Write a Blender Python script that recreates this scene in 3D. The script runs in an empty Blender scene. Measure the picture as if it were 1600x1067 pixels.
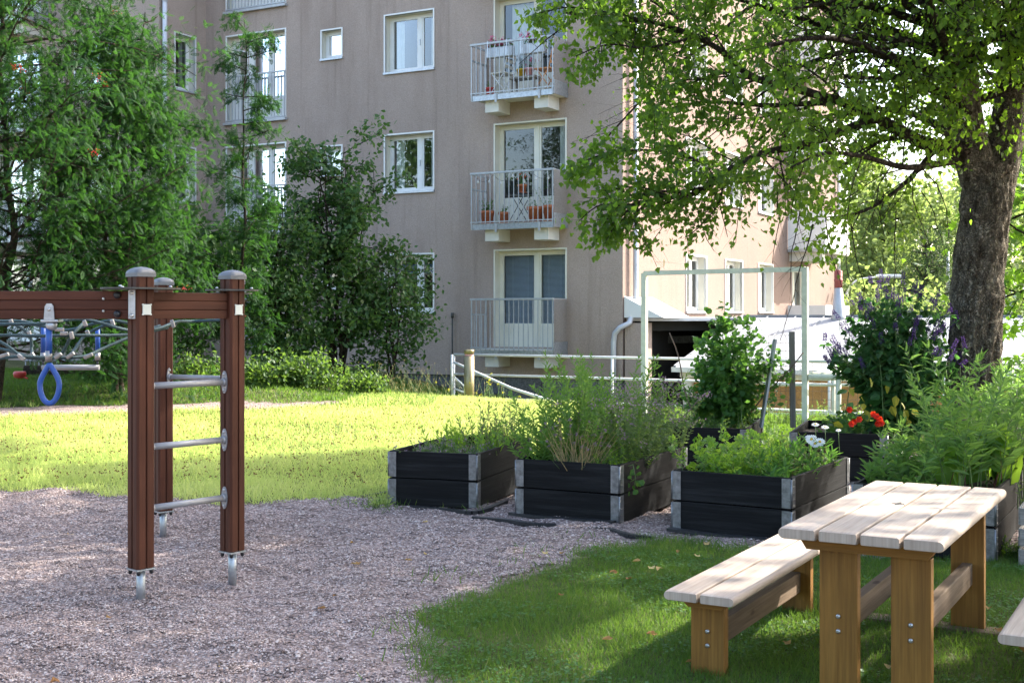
import bpy, bmesh, math, random
import numpy as np
from mathutils import Vector, Matrix
R = math.radians
PI = math.pi
scene = bpy.context.scene
col = scene.collection

# ------------------------------------------------------------------ camera, sky, sun
F = 1900.0      # focal length in pixels of the 1600 px wide photograph
HZ = 490.0      # horizon row
EYE = 1.4
cam_d = bpy.data.cameras.new('camera')
cam = bpy.data.objects.new('camera', cam_d); col.objects.link(cam)
cam_d.sensor_width = 36.0; cam_d.lens = 36.0 * F / 1600.0
cam_d.shift_y = -(533.5 - HZ) / 1600.0
cam_d.clip_start = 0.05; cam_d.clip_end = 3000
cam.location = (0, 0, EYE); cam.rotation_euler = (R(90), 0, 0)
scene.camera = cam
SUN_EL = 38.0
sdir = Vector((0.90, 0.44, 0)).normalized()
world = bpy.data.worlds.new('World'); scene.world = world; world.use_nodes = True
wn = world.node_tree
sky = wn.nodes.new('ShaderNodeTexSky'); sky.sky_type = 'NISHITA'; sky.sun_disc = False
sky.sun_elevation = R(SUN_EL); sky.sun_rotation = math.atan2(sdir.x, sdir.y)
sky.air_density = 1.0; sky.dust_density = 3.0; sky.ozone_density = 0.3
bg = wn.nodes['Background']; bg.inputs['Strength'].default_value = 0.15
wn.links.new(sky.outputs[0], bg.inputs[0])
sl = bpy.data.lights.new('sun', 'SUN'); sl.energy = 3.4; sl.angle = R(0.55); sl.color = (1.0, 0.95, 0.86)
so = bpy.data.objects.new('sun', sl); col.objects.link(so)
ldir = -(sdir * math.cos(R(SUN_EL)) + Vector((0, 0, math.sin(R(SUN_EL)))))
so.rotation_euler = ldir.to_track_quat('-Z', 'Y').to_euler()
so.location = (20, 10, 20)
scene.view_settings.view_transform = 'Standard'; scene.view_settings.look = 'None'
scene.view_settings.exposure = 2.25; scene.view_settings.gamma = 1.0
scene.cycles.max_bounces = 8; scene.cycles.transparent_max_bounces = 12
scene.cycles.diffuse_bounces = 4; scene.cycles.glossy_bounces = 3; scene.cycles.transmission_bounces = 4
scene.cycles.caustics_reflective = False; scene.cycles.caustics_refractive = False
scene.cycles.sample_clamp_indirect = 6

# ------------------------------------------------------------------ helpers
def PX(px, py, Y):
    "point of the place seen at photo pixel (px,py) at depth Y"
    return Vector(((px - 800.0) / F * Y, Y, EYE - (py - HZ) / F * Y))
def GP(px, py, z=0.0):
    Y = (EYE - z) * F / (py - HZ)
    return Vector(((px - 800.0) / F * Y, Y, z))

def tag(o, label=None, cat=None, group=None, kind=None):
    if label: o['label'] = label
    if cat: o['category'] = cat
    if group: o['group'] = group
    if kind: o['kind'] = kind
    return o
def empty(name, loc, rz=0.0, label=None, cat=None, group=None):
    o = bpy.data.objects.new(name, None); col.objects.link(o)
    o.location = loc; o.rotation_euler = (0, 0, rz); o.empty_display_size = 0.1
    return tag(o, label, cat, group)
def children_of(o): return [c for c in bpy.data.objects if c.parent is o]
def copy_tree(o, parent=None):
    c = o.copy(); col.objects.link(c)
    if parent is not None: c.parent = parent
    for ch in children_of(o): copy_tree(ch, c)
    return c
def wmat(o):
    m = Matrix.Translation(o.location) @ Matrix.Rotation(o.rotation_euler.z, 4, 'Z')
    return wmat(o.parent) @ m if o.parent else m

class MB:
    "mesh collector in world coordinates, with uv (u along the longest side, metres)"
    def __init__(s): s.v = []; s.f = []; s.uv = []; s.mi = []; s.sm = []
    def face(s, idx, uvs=None, m=0, smooth=False):
        s.f.append(idx); s.uv.append(uvs if uvs else [(0, 0)] * len(idx)); s.mi.append(m); s.sm.append(smooth)
    def box(s, c, size, rz=0.0, mat=None, bev=0.0, m=0):
        M = mat if mat is not None else Matrix.Translation(Vector(c)) @ Matrix.Rotation(rz, 4, 'Z')
        hx, hy, hz = [a / 2.0 for a in size]
        la = max(range(3), key=lambda i: size[i])
        bm = bmesh.new(); bmesh.ops.create_cube(bm, size=1.0)
        for v in bm.verts: v.co = Vector((v.co.x * 2 * hx, v.co.y * 2 * hy, v.co.z * 2 * hz))
        if bev > 0:
            bmesh.ops.bevel(bm, geom=bm.edges[:], offset=min(bev, min(size) * .45), segments=2, affect='EDGES', profile=0.6)
        off = random.random() * 7
        n0 = len(s.v); bm.verts.ensure_lookup_table()
        for v in bm.verts: s.v.append(M @ v.co)
        for f in bm.faces:
            n = f.normal; ax = max(range(3), key=lambda i: abs(n[i]))
            if ax == la: a, b = [(la + 1) % 3, (la + 2) % 3]; k = .3
            else: a = la; b = 3 - la - ax; k = 1.0
            s.face([n0 + v.index for v in f.verts], [(v.co[a] * k + off, v.co[b] + off * .37 + ax * .21) for v in f.verts], m)
        bm.free(); return s
    def bar(s, a, b, w, h, up=Vector((0, 0, 1)), bev=0.0, m=0):
        a = Vector(a); b = Vector(b); d = b - a; L = d.length; d.normalize()
        x = d; y = up.cross(x)
        if y.length < 1e-4: y = Vector((0, 1, 0)).cross(x)
        y.normalize(); z = x.cross(y)
        M = Matrix(((x.x, y.x, z.x, (a.x + b.x) / 2), (x.y, y.y, z.y, (a.y + b.y) / 2), (x.z, y.z, z.z, (a.z + b.z) / 2), (0, 0, 0, 1)))
        return s.box(None, (L, w, h), mat=M, bev=bev, m=m)
    def tube(s, pts, rad, seg=8, caps=True, m=0, smooth=True, closed=False, wob=0.0):
        pts = [Vector(p) for p in pts]; n = len(pts)
        rads = rad if isinstance(rad, (list, tuple)) else [rad] * n
        n0 = len(s.v); up = None; acc = 0
        for i, p in enumerate(pts):
            if closed: t = pts[(i + 1) % n] - pts[i - 1]
            else: t = pts[min(i + 1, n - 1)] - pts[max(i - 1, 0)]
            if t.length < 1e-9: t = Vector((0, 0, 1))
            t.normalize()
            if up is None:
                up = Vector((0, 0, 1)) if abs(t.z) < .9 else Vector((1, 0, 0))
            x = up - t * up.dot(t); x.normalize(); y = t.cross(x); up = x
            for k in range(seg):
                a = 2 * PI * k / seg; rr = rads[i] * (1 + (wob * math.sin(3 * a + i * 1.3) if wob else 0))
                s.v.append(p + (x * math.cos(a) + y * math.sin(a)) * rr)
        rng = n if closed else n - 1
        for i in range(rng):
            j = (i + 1) % n; L = (pts[j] - pts[i]).length
            for k in range(seg):
                k2 = (k + 1) % seg; cu = 2 * PI * rads[i] / seg
                s.face([n0 + i * seg + k, n0 + i * seg + k2, n0 + j * seg + k2, n0 + j * seg + k],
                       [(acc, k * cu), (acc, k * cu + cu), (acc + L, k * cu + cu), (acc + L, k * cu)], m, smooth)
            acc += L
        if caps and not closed:
            s.face([n0 + k for k in range(seg)][::-1], None, m); s.face([n0 + (n - 1) * seg + k for k in range(seg)], None, m)
        return s
    def prism(s, poly, z0, z1, M=None, m=0):
        "poly: list of (x,y) counter-clockwise, extruded z0..z1 then transformed"
        M = M or Matrix.Identity(4); n = len(poly); n0 = len(s.v)
        for z in (z0, z1):
            for p in poly: s.v.append(M @ Vector((p[0], p[1], z)))
        s.face([n0 + i for i in range(n)][::-1], [(poly[i][0], poly[i][1]) for i in range(n)][::-1], m)
        s.face([n0 + n + i for i in range(n)], [(poly[i][0], poly[i][1]) for i in range(n)], m)
        acc = 0
        for i in range(n):
            j = (i + 1) % n; L = math.hypot(poly[j][0] - poly[i][0], poly[j][1] - poly[i][1])
            s.face([n0 + i, n0 + j, n0 + n + j, n0 + n + i], [(acc, z0), (acc + L, z0), (acc + L, z1), (acc, z1)], m); acc += L
        return s
    def lathe(s, c, prof, seg=16, m=0, smooth=True, M=None):
        n0 = len(s.v); c = Vector(c); M = M or Matrix.Identity(4)
        for r, z in prof:
            for k in range(seg):
                a = 2 * PI * k / seg; s.v.append(c + (M @ Vector((r * math.cos(a), r * math.sin(a), z))))
        for i in range(len(prof) - 1):
            for k in range(seg):
                k2 = (k + 1) % seg
                s.face([n0 + i * seg + k, n0 + i * seg + k2, n0 + (i + 1) * seg + k2, n0 + (i + 1) * seg + k], None, m, smooth)
        s.face([n0 + k for k in range(seg)][::-1], None, m); s.face([n0 + (len(prof) - 1) * seg + k for k in range(seg)], None, m)
        return s
    def quad(s, a, b, c, d, m=0, uv=None):
        n0 = len(s.v); s.v += [Vector(a), Vector(b), Vector(c), Vector(d)]
        s.face([n0, n0 + 1, n0 + 2, n0 + 3], uv or [(0, 0), (1, 0), (1, 1), (0, 1)], m); return s
    def build(s, name, mats, parent=None, origin=None):
        if not isinstance(mats, (list, tuple)): mats = [mats]
        if parent is not None: inv = wmat(parent).inverted()
        elif origin is not None: inv = Matrix.Translation(-Vector(origin))
        else: inv = Matrix.Identity(4)
        me = bpy.data.meshes.new(name)
        me.from_pydata([tuple(inv @ Vector(v)) for v in s.v], [], s.f)
        ul = me.uv_layers.new(name='UVMap')
        flat = [c for f in s.uv for uv in f for c in uv]
        ul.data.foreach_set('uv', flat)
        me.polygons.foreach_set('material_index', s.mi)
        me.polygons.foreach_set('use_smooth', s.sm)
        for mt in mats: me.materials.append(mt)
        me.update()
        o = bpy.data.objects.new(name, me); col.objects.link(o)
        if parent is not None: o.parent = parent
        elif origin is not None: o.location = origin
        return o

def np_mesh(name, V, Fc, mat, parent=None, origin=None, tint=None, smooth=False):
    "V (n,3) world; Fc (m,k) int array; tint per vertex"
    me = bpy.data.meshes.new(name)
    off = np.array([0, 0, 0.])
    if parent is not None: off = np.array(wmat(parent).translation)
    elif origin is not None: off = np.array(origin)
    V = np.asarray(V, dtype=np.float64) - off
    if parent is not None:
        rz = wmat(parent).to_euler().z
        if abs(rz) > 1e-6:
            c, s_ = math.cos(-rz), math.sin(-rz)
            V = np.stack([V[:, 0] * c - V[:, 1] * s_, V[:, 0] * s_ + V[:, 1] * c, V[:, 2]], 1)
    n = len(V); m, k = Fc.shape
    me.vertices.add(n); me.vertices.foreach_set('co', V.astype(np.float32).ravel())
    me.loops.add(m * k); me.loops.foreach_set('vertex_index', Fc.astype(np.int32).ravel())
    me.polygons.add(m)
    me.polygons.foreach_set('loop_start', np.arange(0, m * k, k, dtype=np.int32))
    me.polygons.foreach_set('loop_total', np.full(m, k, dtype=np.int32))
    me.polygons.foreach_set('use_smooth', np.full(m, smooth, dtype=bool))
    if tint is not None:
        at = me.attributes.new('tint', 'FLOAT', 'POINT'); at.data.foreach_set('value', tint.astype(np.float32))
    me.materials.append(mat); me.update(calc_edges=True)
    o = bpy.data.objects.new(name, me); col.objects.link(o)
    if parent is not None: o.parent = parent
    elif origin is not None: o.location = origin
    return o

# ------------------------------------------------------------------ materials
MATS = {}
def nodes(name):
    m = bpy.data.materials.new(name); m.use_nodes = True
    nt = m.node_tree; return m, nt, nt.nodes, nt.links, nt.nodes['Principled BSDF']
def ramp(N, L, src, stops):
    r = N.new('ShaderNodeValToRGB'); e = r.color_ramp.elements
    while len(e) < len(stops): e.new(0.5)
    for i, (p, c) in enumerate(stops):
        e[i].position = p; e[i].color = (*c, 1) if len(c) == 3 else c
    L.new(src, r.inputs[0]); return r.outputs[0]
def mixc(N, L, a, b, fac, mode='MIX'):
    mx = N.new('ShaderNodeMix'); mx.data_type = 'RGBA'; mx.blend_type = mode
    if isinstance(fac, (int, float)): mx.inputs['Factor'].default_value = fac
    else: L.new(fac, mx.inputs['Factor'])
    for s, k in ((a, 6), (b, 7)):
        if isinstance(s, (tuple, list)): mx.inputs[k].default_value = (*s, 1)
        else: L.new(s, mx.inputs[k])
    return mx.outputs[2]
def noise(N, L, co, scale, detail=4, rough=.55, stretch=None):
    if stretch:
        mp = N.new('ShaderNodeMapping'); mp.inputs['Scale'].default_value = stretch; L.new(co, mp.inputs[0]); co = mp.outputs[0]
    t = N.new('ShaderNodeTexNoise'); t.inputs['Scale'].default_value = scale; t.inputs['Detail'].default_value = detail
    t.inputs['Roughness'].default_value = rough; L.new(co, t.inputs['Vector']); return t.outputs['Fac']
def bump(N, L, h, strength, dist, bsdf, prev=None):
    b = N.new('ShaderNodeBump'); b.inputs['Strength'].default_value = strength; b.inputs['Distance'].default_value = dist
    L.new(h, b.inputs['Height'])
    if prev: L.new(prev, b.inputs['Normal'])
    L.new(b.outputs[0], bsdf.inputs['Normal']); return b.outputs[0]
def simple(name, c, rough=.5, metal=0.0, var=.25, scale=6.0, bmp=0.0, bscale=60.0, spec=.5):
    m, nt, N, L, P = nodes(name)
    co = N.new('ShaderNodeTexCoord').outputs['Object']
    n = noise(N, L, co, scale, 5, .6)
    lo = tuple(x * (1 - var) for x in c); hi = tuple(min(1, x * (1 + var)) for x in c)
    L.new(ramp(N, L, n, [(.3, lo), (.7, hi)]), P.inputs['Base Color'])
    P.inputs['Roughness'].default_value = rough; P.inputs['Metallic'].default_value = metal
    P.inputs['Specular IOR Level'].default_value = spec
    if bmp: bump(N, L, noise(N, L, co, bscale, 3), bmp, .01, P)
    return m
def woodmat(name, dark, mid, light, rough=.6, grain=1.0, knots=True, knotc=None, bmp=.25, spec=.3):
    m, nt, N, L, P = nodes(name)
    uv = N.new('ShaderNodeTexCoord').outputs['UV']
    g1 = noise(N, L, uv, 14 * grain, 6, .65, (.12, 2.2, 1))
    g2 = noise(N, L, uv, 60 * grain, 4, .6, (.06, 2.0, 1))
    g3 = noise(N, L, uv, 2.0, 2, .5)
    c = ramp(N, L, g1, [(.25, dark), (.5, mid), (.75, light)])
    c2 = ramp(N, L, g2, [(.35, (.86, .86, .86) if name.startswith('weathered_top') else (.72, .72, .72)), (.6, (1.05, 1.05, 1.05))])
    c = mixc(N, L, c, c2, .8, 'MULTIPLY')
    c3 = ramp(N, L, g3, [(.3, (.8, .8, .8)), (.7, (1.15, 1.15, 1.15))])
    c = mixc(N, L, c, c3, .8, 'MULTIPLY')
    if knots:
        mp = N.new('ShaderNodeMapping'); mp.inputs['Scale'].default_value = (3.2, 7, 1); L.new(uv, mp.inputs[0])
        v = N.new('ShaderNodeTexVoronoi'); v.inputs['Scale'].default_value = 1.0; L.new(mp.outputs[0], v.inputs['Vector'])
        k = ramp(N, L, v.outputs['Distance'], [(.07, (1, 1, 1)), (.14, (0, 0, 0))])
        c = mixc(N, L, c, knotc or tuple(x * .35 for x in dark), k)
    L.new(c, P.inputs['Base Color']); P.inputs['Roughness'].default_value = rough
    P.inputs['Specular IOR Level'].default_value = spec
    bump(N, L, g2, bmp, .004, P); return m
def leafmat(name, stops, trans=.45, tcol=(.35, .55, .06), rough=.45, spec=.35):
    m, nt, N, L, P = nodes(name)
    a = N.new('ShaderNodeAttribute'); a.attribute_name = 'tint'
    c = ramp(N, L, a.outputs['Fac'], stops)
    L.new(c, P.inputs['Base Color']); P.inputs['Roughness'].default_value = rough
    P.inputs['Specular IOR Level'].default_value = spec
    t = N.new('ShaderNodeBsdfTranslucent')
    L.new(mixc(N, L, c, tcol, .6), t.inputs['Color'])
    ms = N.new('ShaderNodeMixShader'); ms.inputs[0].default_value = trans
    L.new(P.outputs[0], ms.inputs[1]); L.new(t.outputs[0], ms.inputs[2])
    L.new(ms.outputs[0], N['Material Output'].inputs['Surface']); return m

def stucco(name, base, stain):
    m, nt, N, L, P = nodes(name)
    co = N.new('ShaderNodeTexCoord').outputs['Object']
    a = noise(N, L, co, .35, 5, .6); b = noise(N, L, co, 45, 3, .7); s = noise(N, L, co, 1.2, 4, .6, (1, 1, .16))
    c = ramp(N, L, a, [(.3, tuple(x * .88 for x in base)), (.7, tuple(x * 1.08 for x in base))])
    c = mixc(N, L, c, stain, ramp(N, L, s, [(.50, (0, 0, 0)), (.72, (.6, .6, .6))]))
    s2 = noise(N, L, co, 6, 3, .6, (1, 1, .05))
    c = mixc(N, L, c, tuple(x * .72 for x in stain), ramp(N, L, s2, [(.56, (0, 0, 0)), (.78, (.5, .5, .5))]))
    c = mixc(N, L, c, ramp(N, L, b, [(.3, (.74, .74, .74)), (.7, (1.14, 1.14, 1.14))]), .9, 'MULTIPLY')
    L.new(c, P.inputs['Base Color']); P.inputs['Roughness'].default_value = .92; P.inputs['Specular IOR Level'].default_value = .15
    bump(N, L, b, .55, .02, P); return m

M = {}
M['stucco'] = stucco('stucco_taupe', (.41, .325, .275), (.30, .23, .19))
M['stucco_side'] = stucco('stucco_taupe_sun_dimmed', (.245, .18, .15), (.27, .185, .145))  # same stucco as the front, darkened to hold back the sunlight on it
M['ochre'] = stucco('stucco_ochre', (.50, .29, .12), (.36, .21, .09))
M['plinth'] = simple('plinth_aggregate', (.13, .13, .135), .9, var=.55, scale=28, bmp=.7, bscale=40)
M['concrete'] = simple('concrete', (.42, .40, .37), .85, var=.2, scale=5, bmp=.3, bscale=50)
M['slabwhite'] = simple('slab_paint', (.62, .60, .54), .7, var=.08, scale=3)
M['white'] = simple('white_paint', (.72, .72, .70), .4, var=.05, scale=3)
M['cream'] = simple('cream_paint', (.66, .64, .55), .45, var=.06, scale=3)
M['galv'] = simple('galvanised_steel', (.42, .44, .46), .42, .75, var=.25, scale=22)
M['zinc'] = simple('zinc_sill', (.48, .50, .53), .4, .5, var=.15, scale=8)
M['railgrey'] = simple('painted_rail_grey', (.40, .41, .42), .45, .3, var=.12, scale=9)
M['pipe'] = simple('downpipe_grey', (.50, .51, .53), .45, .2, var=.1, scale=4)
M['roofmetal'] = simple('roof_metal_sheet', (.235, .245, .258), .6, .0, var=.12, scale=1.4)
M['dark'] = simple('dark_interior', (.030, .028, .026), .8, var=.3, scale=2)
M['room'] = simple('room_interior', (.10, .095, .09), .9, var=.3, scale=1.5)
M['brown_door'] = woodmat('brown_door_boards', (.05, .028, .018), (.075, .04, .025), (.10, .055, .03), .6, knots=False)
M['curtain'] = simple('curtain_cloth', (.62, .62, .60), .9, var=.1, scale=5)
M['blind'] = simple('blind_slat', (.46, .49, .56), .5, var=.05)
M['blueband'] = simple('blue_curtain_band', (.06, .10, .28), .8, var=.3, scale=9)
M['terracotta'] = simple('terracotta', (.42, .13, .055), .8, var=.18, scale=9)
M['black_metal'] = simple('black_metal', (.02, .02, .022), .45, .4, var=.2)
M['soil'] = simple('soil', (.05, .035, .025), .95, var=.5, scale=30, bmp=.9, bscale=50)
M['blackwood'] = woodmat('black_stained_boards', (.0042, .0042, .0044), (.009, .0090, .0092), (.026, .0258, .0262), .7, .8, True, (.004, .004, .004), .45, .15)
M['hinge'] = simple('hinge_zinc', (.22, .225, .23), .42, .7, var=.35, scale=30)
M['edging'] = simple('black_edging', (.015, .015, .016), .5, var=.3)
M['tablewood'] = woodmat('weathered_top_boards', (.33, .25, .19), (.42, .33, .26), (.50, .41, .33), .6, 1.0, False, None, .3, .25)
M['legwood'] = woodmat('impregnated_leg_boards', (.15, .066, .012), (.235, .108, .020), (.33, .165, .036), .6, .8, True, (.06, .022, .008), .3, .3)
M['railwood'] = woodmat('weathered_stretcher', (.10, .067, .042), (.16, .11, .072), (.23, .165, .115), .7, .9, True, (.07, .04, .025), .35, .2)
M['greywood'] = woodmat('grey_weathered_wood', (.16, .145, .125), (.27, .245, .215), (.38, .355, .32), .85, .9, True, (.05, .04, .035), .5, .15)
M['playwood'] = woodmat('brown_play_profile', (.056, .0175, .0092), (.080, .0260, .0138), (.106, .037, .0200), .55, .5, False, None, .12, .2)
M['cap'] = simple('grey_plastic_cap', (.13, .134, .14), .45, var=.08)
M['plate'] = simple('weathered_plate', (.065, .062, .052), .6, var=.35, scale=25)
M['bolt'] = simple('bolt_steel', (.50, .50, .50), .3, .8, var=.2, scale=40)
M['blackplastic'] = simple('black_plastic', (.015, .015, .017), .35, var=.2)
M['reflector'] = simple('cream_reflector', (.66, .68, .60), .35, var=.06, scale=30)
M['rung'] = simple('painted_rung_grey', (.29, .285, .29), .4, .15, var=.1, scale=14)
M['blue'] = simple('blue_plastic', (.018, .075, .30), .38, var=.12)
M['aluminium'] = simple('aluminium_clamp', (.34, .32, .30), .4, .7, var=.2, scale=40)
M['red'] = simple('red_plastic', (.55, .05, .045), .4, var=.1)
M['bollard'] = simple('bollard_bronze', (.30, .25, .14), .38, .6, var=.15, scale=3)
M['greenwhite'] = simple('flaking_pale_green_paint', (.56, .58, .48), .55, var=.12, scale=12, bmp=.15)
M['rust'] = simple('rust_flecks', (.10, .05, .025), .9, var=.4, scale=30)
M['yellow'] = simple('yellow_plastic', (.6, .38, .02), .5, var=.1)
M['pinkp'] = simple('pink_pot', (.60, .30, .34), .6, var=.1)
M['orangewood'] = simple('orange_chair_wood', (.50, .20, .06), .5, var=.15)
M['fabric'] = simple('pale_fabric', (.55, .52, .46), .9, var=.12)
M['brick'] = simple('brick_red_pipe', (.26, .06, .05), .7, var=.2)
M['lamphead'] = simple('lamp_head', (.6, .62, .62), .4, .2, var=.1)
M['twig'] = simple('dry_twig', (.13, .09, .065), .8, var=.3, scale=20)

def glassmat(name, ior, tint):
    m, nt, N, L, P = nodes(name)
    N.remove(P)
    fr = N.new('ShaderNodeFresnel'); fr.inputs['IOR'].default_value = ior
    g = N.new('ShaderNodeBsdfGlossy'); g.inputs['Roughness'].default_value = .01; g.inputs['Color'].default_value = (.95, .97, 1, 1)
    co = N.new('ShaderNodeTexCoord').outputs['Object']
    b = N.new('ShaderNodeBump'); b.inputs['Strength'].default_value = .05; b.inputs['Distance'].default_value = .02
    L.new(noise(N, L, co, 1.6, 2), b.inputs['Height']); L.new(b.outputs[0], g.inputs['Normal'])
    t = N.new('ShaderNodeBsdfTransparent'); t.inputs['Color'].default_value = (*tint, 1)
    mx = N.new('ShaderNodeMixShader'); L.new(fr.outputs[0], mx.inputs[0]); L.new(t.outputs[0], mx.inputs[1]); L.new(g.outputs[0], mx.inputs[2])
    L.new(mx.outputs[0], N['Material Output'].inputs['Surface']); return m
M['glass'] = glassmat('window_glass', 1.62, (.75, .8, .8))
M['acrylic'] = glassmat('balcony_side_panel', 1.45, (.80, .84, .86))

def barkmat(name, dark, light, scale, crack=.5):
    m, nt, N, L, P = nodes(name)
    co = N.new('ShaderNodeTexCoord').outputs['Object']
    a = noise(N, L, co, scale, 6, .7, (1, 1, .35)); b = noise(N, L, co, scale * 4, 4, .7, (1, 1, .6))
    v = N.new('ShaderNodeTexVoronoi'); v.feature = 'DISTANCE_TO_EDGE'; v.inputs['Scale'].default_value = scale * 1.6
    mp = N.new('ShaderNodeMapping'); mp.inputs['Scale'].default_value = (1, 1, .35); L.new(co, mp.inputs[0])
    vadd = N.new('ShaderNodeVectorMath'); vadd.operation = 'ADD'; L.new(mp.outputs[0], vadd.inputs[0])
    nn = N.new('ShaderNodeTexNoise'); nn.inputs['Scale'].default_value = scale; L.new(co, nn.inputs['Vector'])
    sc = N.new('ShaderNodeVectorMath'); sc.operation = 'SCALE'; sc.inputs['Scale'].default_value = .18; L.new(nn.outputs['Color'], sc.inputs[0])
    L.new(sc.outputs[0], vadd.inputs[1]); L.new(vadd.outputs[0], v.inputs['Vector'])
    cr = ramp(N, L, v.outputs['Distance'], [(.0, (.15, .15, .15)), (.22, (1, 1, 1))])
    c = ramp(N, L, a, [(.35, dark), (.65, light)])
    c = mixc(N, L, c, ramp(N, L, b, [(.3, (.6, .6, .6)), (.7, (1.25, 1.25, 1.25))]), .9, 'MULTIPLY')
    c = mixc(N, L, c, cr, crack, 'MULTIPLY')
    L.new(c, P.inputs['Base Color']); P.inputs['Roughness'].default_value = .95; P.inputs['Specular IOR Level'].default_value = .1
    n1 = bump(N, L, cr, .9, .05, P); bump(N, L, b, .7, .02, P, n1); return m
M['birchbark'] = barkmat('old_birch_bark', (.075, .060, .045), (.38, .33, .26), 16, .5)
M['bark'] = barkmat('smooth_bark', (.045, .035, .027), (.10, .08, .06), 14, .4)

LF = {}
LF['birch'] = leafmat('birch_leaf', [(0, (.012, .036, .007)), (.5, (.024, .062, .011)), (.92, (.050, .10, .016)), (1, (.16, .14, .03))], .55, (.42, .72, .05), .5)
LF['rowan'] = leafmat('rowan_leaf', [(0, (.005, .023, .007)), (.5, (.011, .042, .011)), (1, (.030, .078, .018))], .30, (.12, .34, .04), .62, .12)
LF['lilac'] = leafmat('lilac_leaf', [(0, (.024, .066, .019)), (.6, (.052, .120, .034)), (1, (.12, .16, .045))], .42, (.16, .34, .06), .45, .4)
LF['maple'] = leafmat('maple_leaf', [(0, (.030, .085, .012)), (1, (.07, .16, .02))], .5, (.35, .65, .04), .45)
LF['far'] = leafmat('hazed_far_tree_leaf', [(0, (.085, .13, .05)), (.5, (.15, .21, .08)), (1, (.23, .28, .11))], .5, (.42, .55, .12), .6, .1)  # leaf colour paled to stand in for haze and overexposure
LF['pine'] = leafmat('pine_needles', [(0, (.018, .040, .018)), (1, (.045, .075, .028))], .2, (.1, .2, .04), .6, .1)
LF['shrub'] = leafmat('low_shrub_leaf', [(0, (.026, .068, .016)), (1, (.068, .13, .028))], .4, (.3, .5, .06), .5)
LF['herb'] = leafmat('feathery_herb_leaf', [(0, (.060, .15, .028)), (.6, (.10, .22, .038)), (1, (.16, .27, .06))], .45, (.36, .56, .08), .5)
LF['oregano'] = leafmat('oregano_leaf', [(0, (.05, .11, .035)), (1, (.11, .18, .06))], .45, (.32, .44, .1), .6)
LF['lovage'] = leafmat('lovage_leaf', [(0, (.055, .15, .022)), (.5, (.09, .21, .03)), (1, (.19, .27, .04))], .5, (.45, .72, .05), .42)
LF['currant'] = leafmat('pea_leaf', [(0, (.028, .09, .022)), (.6, (.05, .14, .03)), (1, (.10, .20, .04))], .42, (.26, .55, .07), .45)
LF['hyssop'] = leafmat('hyssop_leaf', [(0, (.022, .075, .026)), (.6, (.048, .125, .040)), (1, (.09, .17, .05))], .42, (.14, .38, .06), .45)
LF['lance'] = leafmat('lance_leaf', [(0, (.055, .13, .035)), (.5, (.085, .18, .045)), (1, (.14, .24, .06))], .48, (.36, .62, .10), .45)
LF['yellowleaf'] = leafmat('yellowing_leaf', [(0, (.22, .24, .02)), (1, (.36, .32, .03))], .5, (.8, .75, .08), .5)
LF['nast'] = leafmat('nasturtium_leaf', [(0, (.035, .10, .025)), (1, (.08, .17, .04))], .4, (.3, .55, .08), .5)
LF['purple'] = leafmat('purple_spike', [(0, (.045, .025, .105)), (1, (.11, .065, .22))], .3, (.2, .11, .36), .8, .1)
LF['mauve'] = leafmat('mauve_flower', [(0, (.16, .10, .13)), (1, (.36, .26, .33))], .35, (.45, .35, .42), .8, .1)
LF['redfl'] = leafmat('red_flower', [(0, (.55, .018, .008)), (.7, (.70, .035, .012)), (1, (.75, .16, .015))], .35, (.9, .08, .02), .5)
LF['pinkfl'] = leafmat('pink_flower', [(0, (.60, .03, .12)), (1, (.75, .20, .42))], .35, (.9, .3, .5), .5)
LF['whitefl'] = leafmat('white_petal', [(0, (.75, .75, .72)), (1, (.85, .85, .83))], .35, (.9, .9, .88), .6)
LF['berry'] = leafmat('rowan_berry', [(0, (.45, .02, .01)), (1, (.60, .05, .015))], .05, (.5, .05, .02), .35)
LF['chive'] = leafmat('dry_chive_stem', [(0, (.36, .26, .10)), (1, (.58, .46, .22))], .25, (.5, .4, .15), .7)
LF['grass'] = leafmat('shade_grass_blade', [(0, (.028, .074, .011)), (.6, (.062, .13, .020)), (1, (.22, .21, .065))], .42, (.28, .48, .05), .5, .3)
LF['lawn'] = leafmat('dry_sun_paled_blade', [(0, (.12, .21, .03)), (.5, (.36, .44, .10)), (1, (.60, .58, .27))], .5, (.76, .88, .25), .55, .3)  # dry grass, paled further to stand in for overexposed sunlight
LF['seed'] = leafmat('brown_seed_head', [(0, (.10, .05, .025)), (1, (.20, .11, .05))], .2, (.2, .1, .04), .8, .1)
LF['deadleaf'] = leafmat('fallen_leaf', [(0, (.22, .10, .035)), (.5, (.36, .22, .08)), (1, (.50, .38, .16))], .2, (.5, .3, .1), .7, .2)
LF['pebble'] = leafmat('gravel_stone', [(0, (.10, .076, .07)), (.35, (.235, .175, .156)), (.7, (.355, .268, .24)), (1, (.53, .455, .415))], 0.0, (.2, .2, .2), .8, .2)
# ------------------------------------------------------------------ the place's main axes
A2 = R(28.5)
D1 = Vector((-math.cos(A2), math.sin(A2), 0))     # along the shaded facade, to the left
D2 = Vector((math.sin(A2), math.cos(A2), 0))      # along the sunlit facade, away
N1 = -D2; N2 = -D1
CORN = Vector((2.352, 25.82, 0))
def FA(t, z, out=0.0): return CORN + D1 * t + N1 * out + Vector((0, 0, z))
def FB(s, z, out=0.0): return CORN + D2 * s + N2 * out + Vector((0, 0, z))

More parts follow.
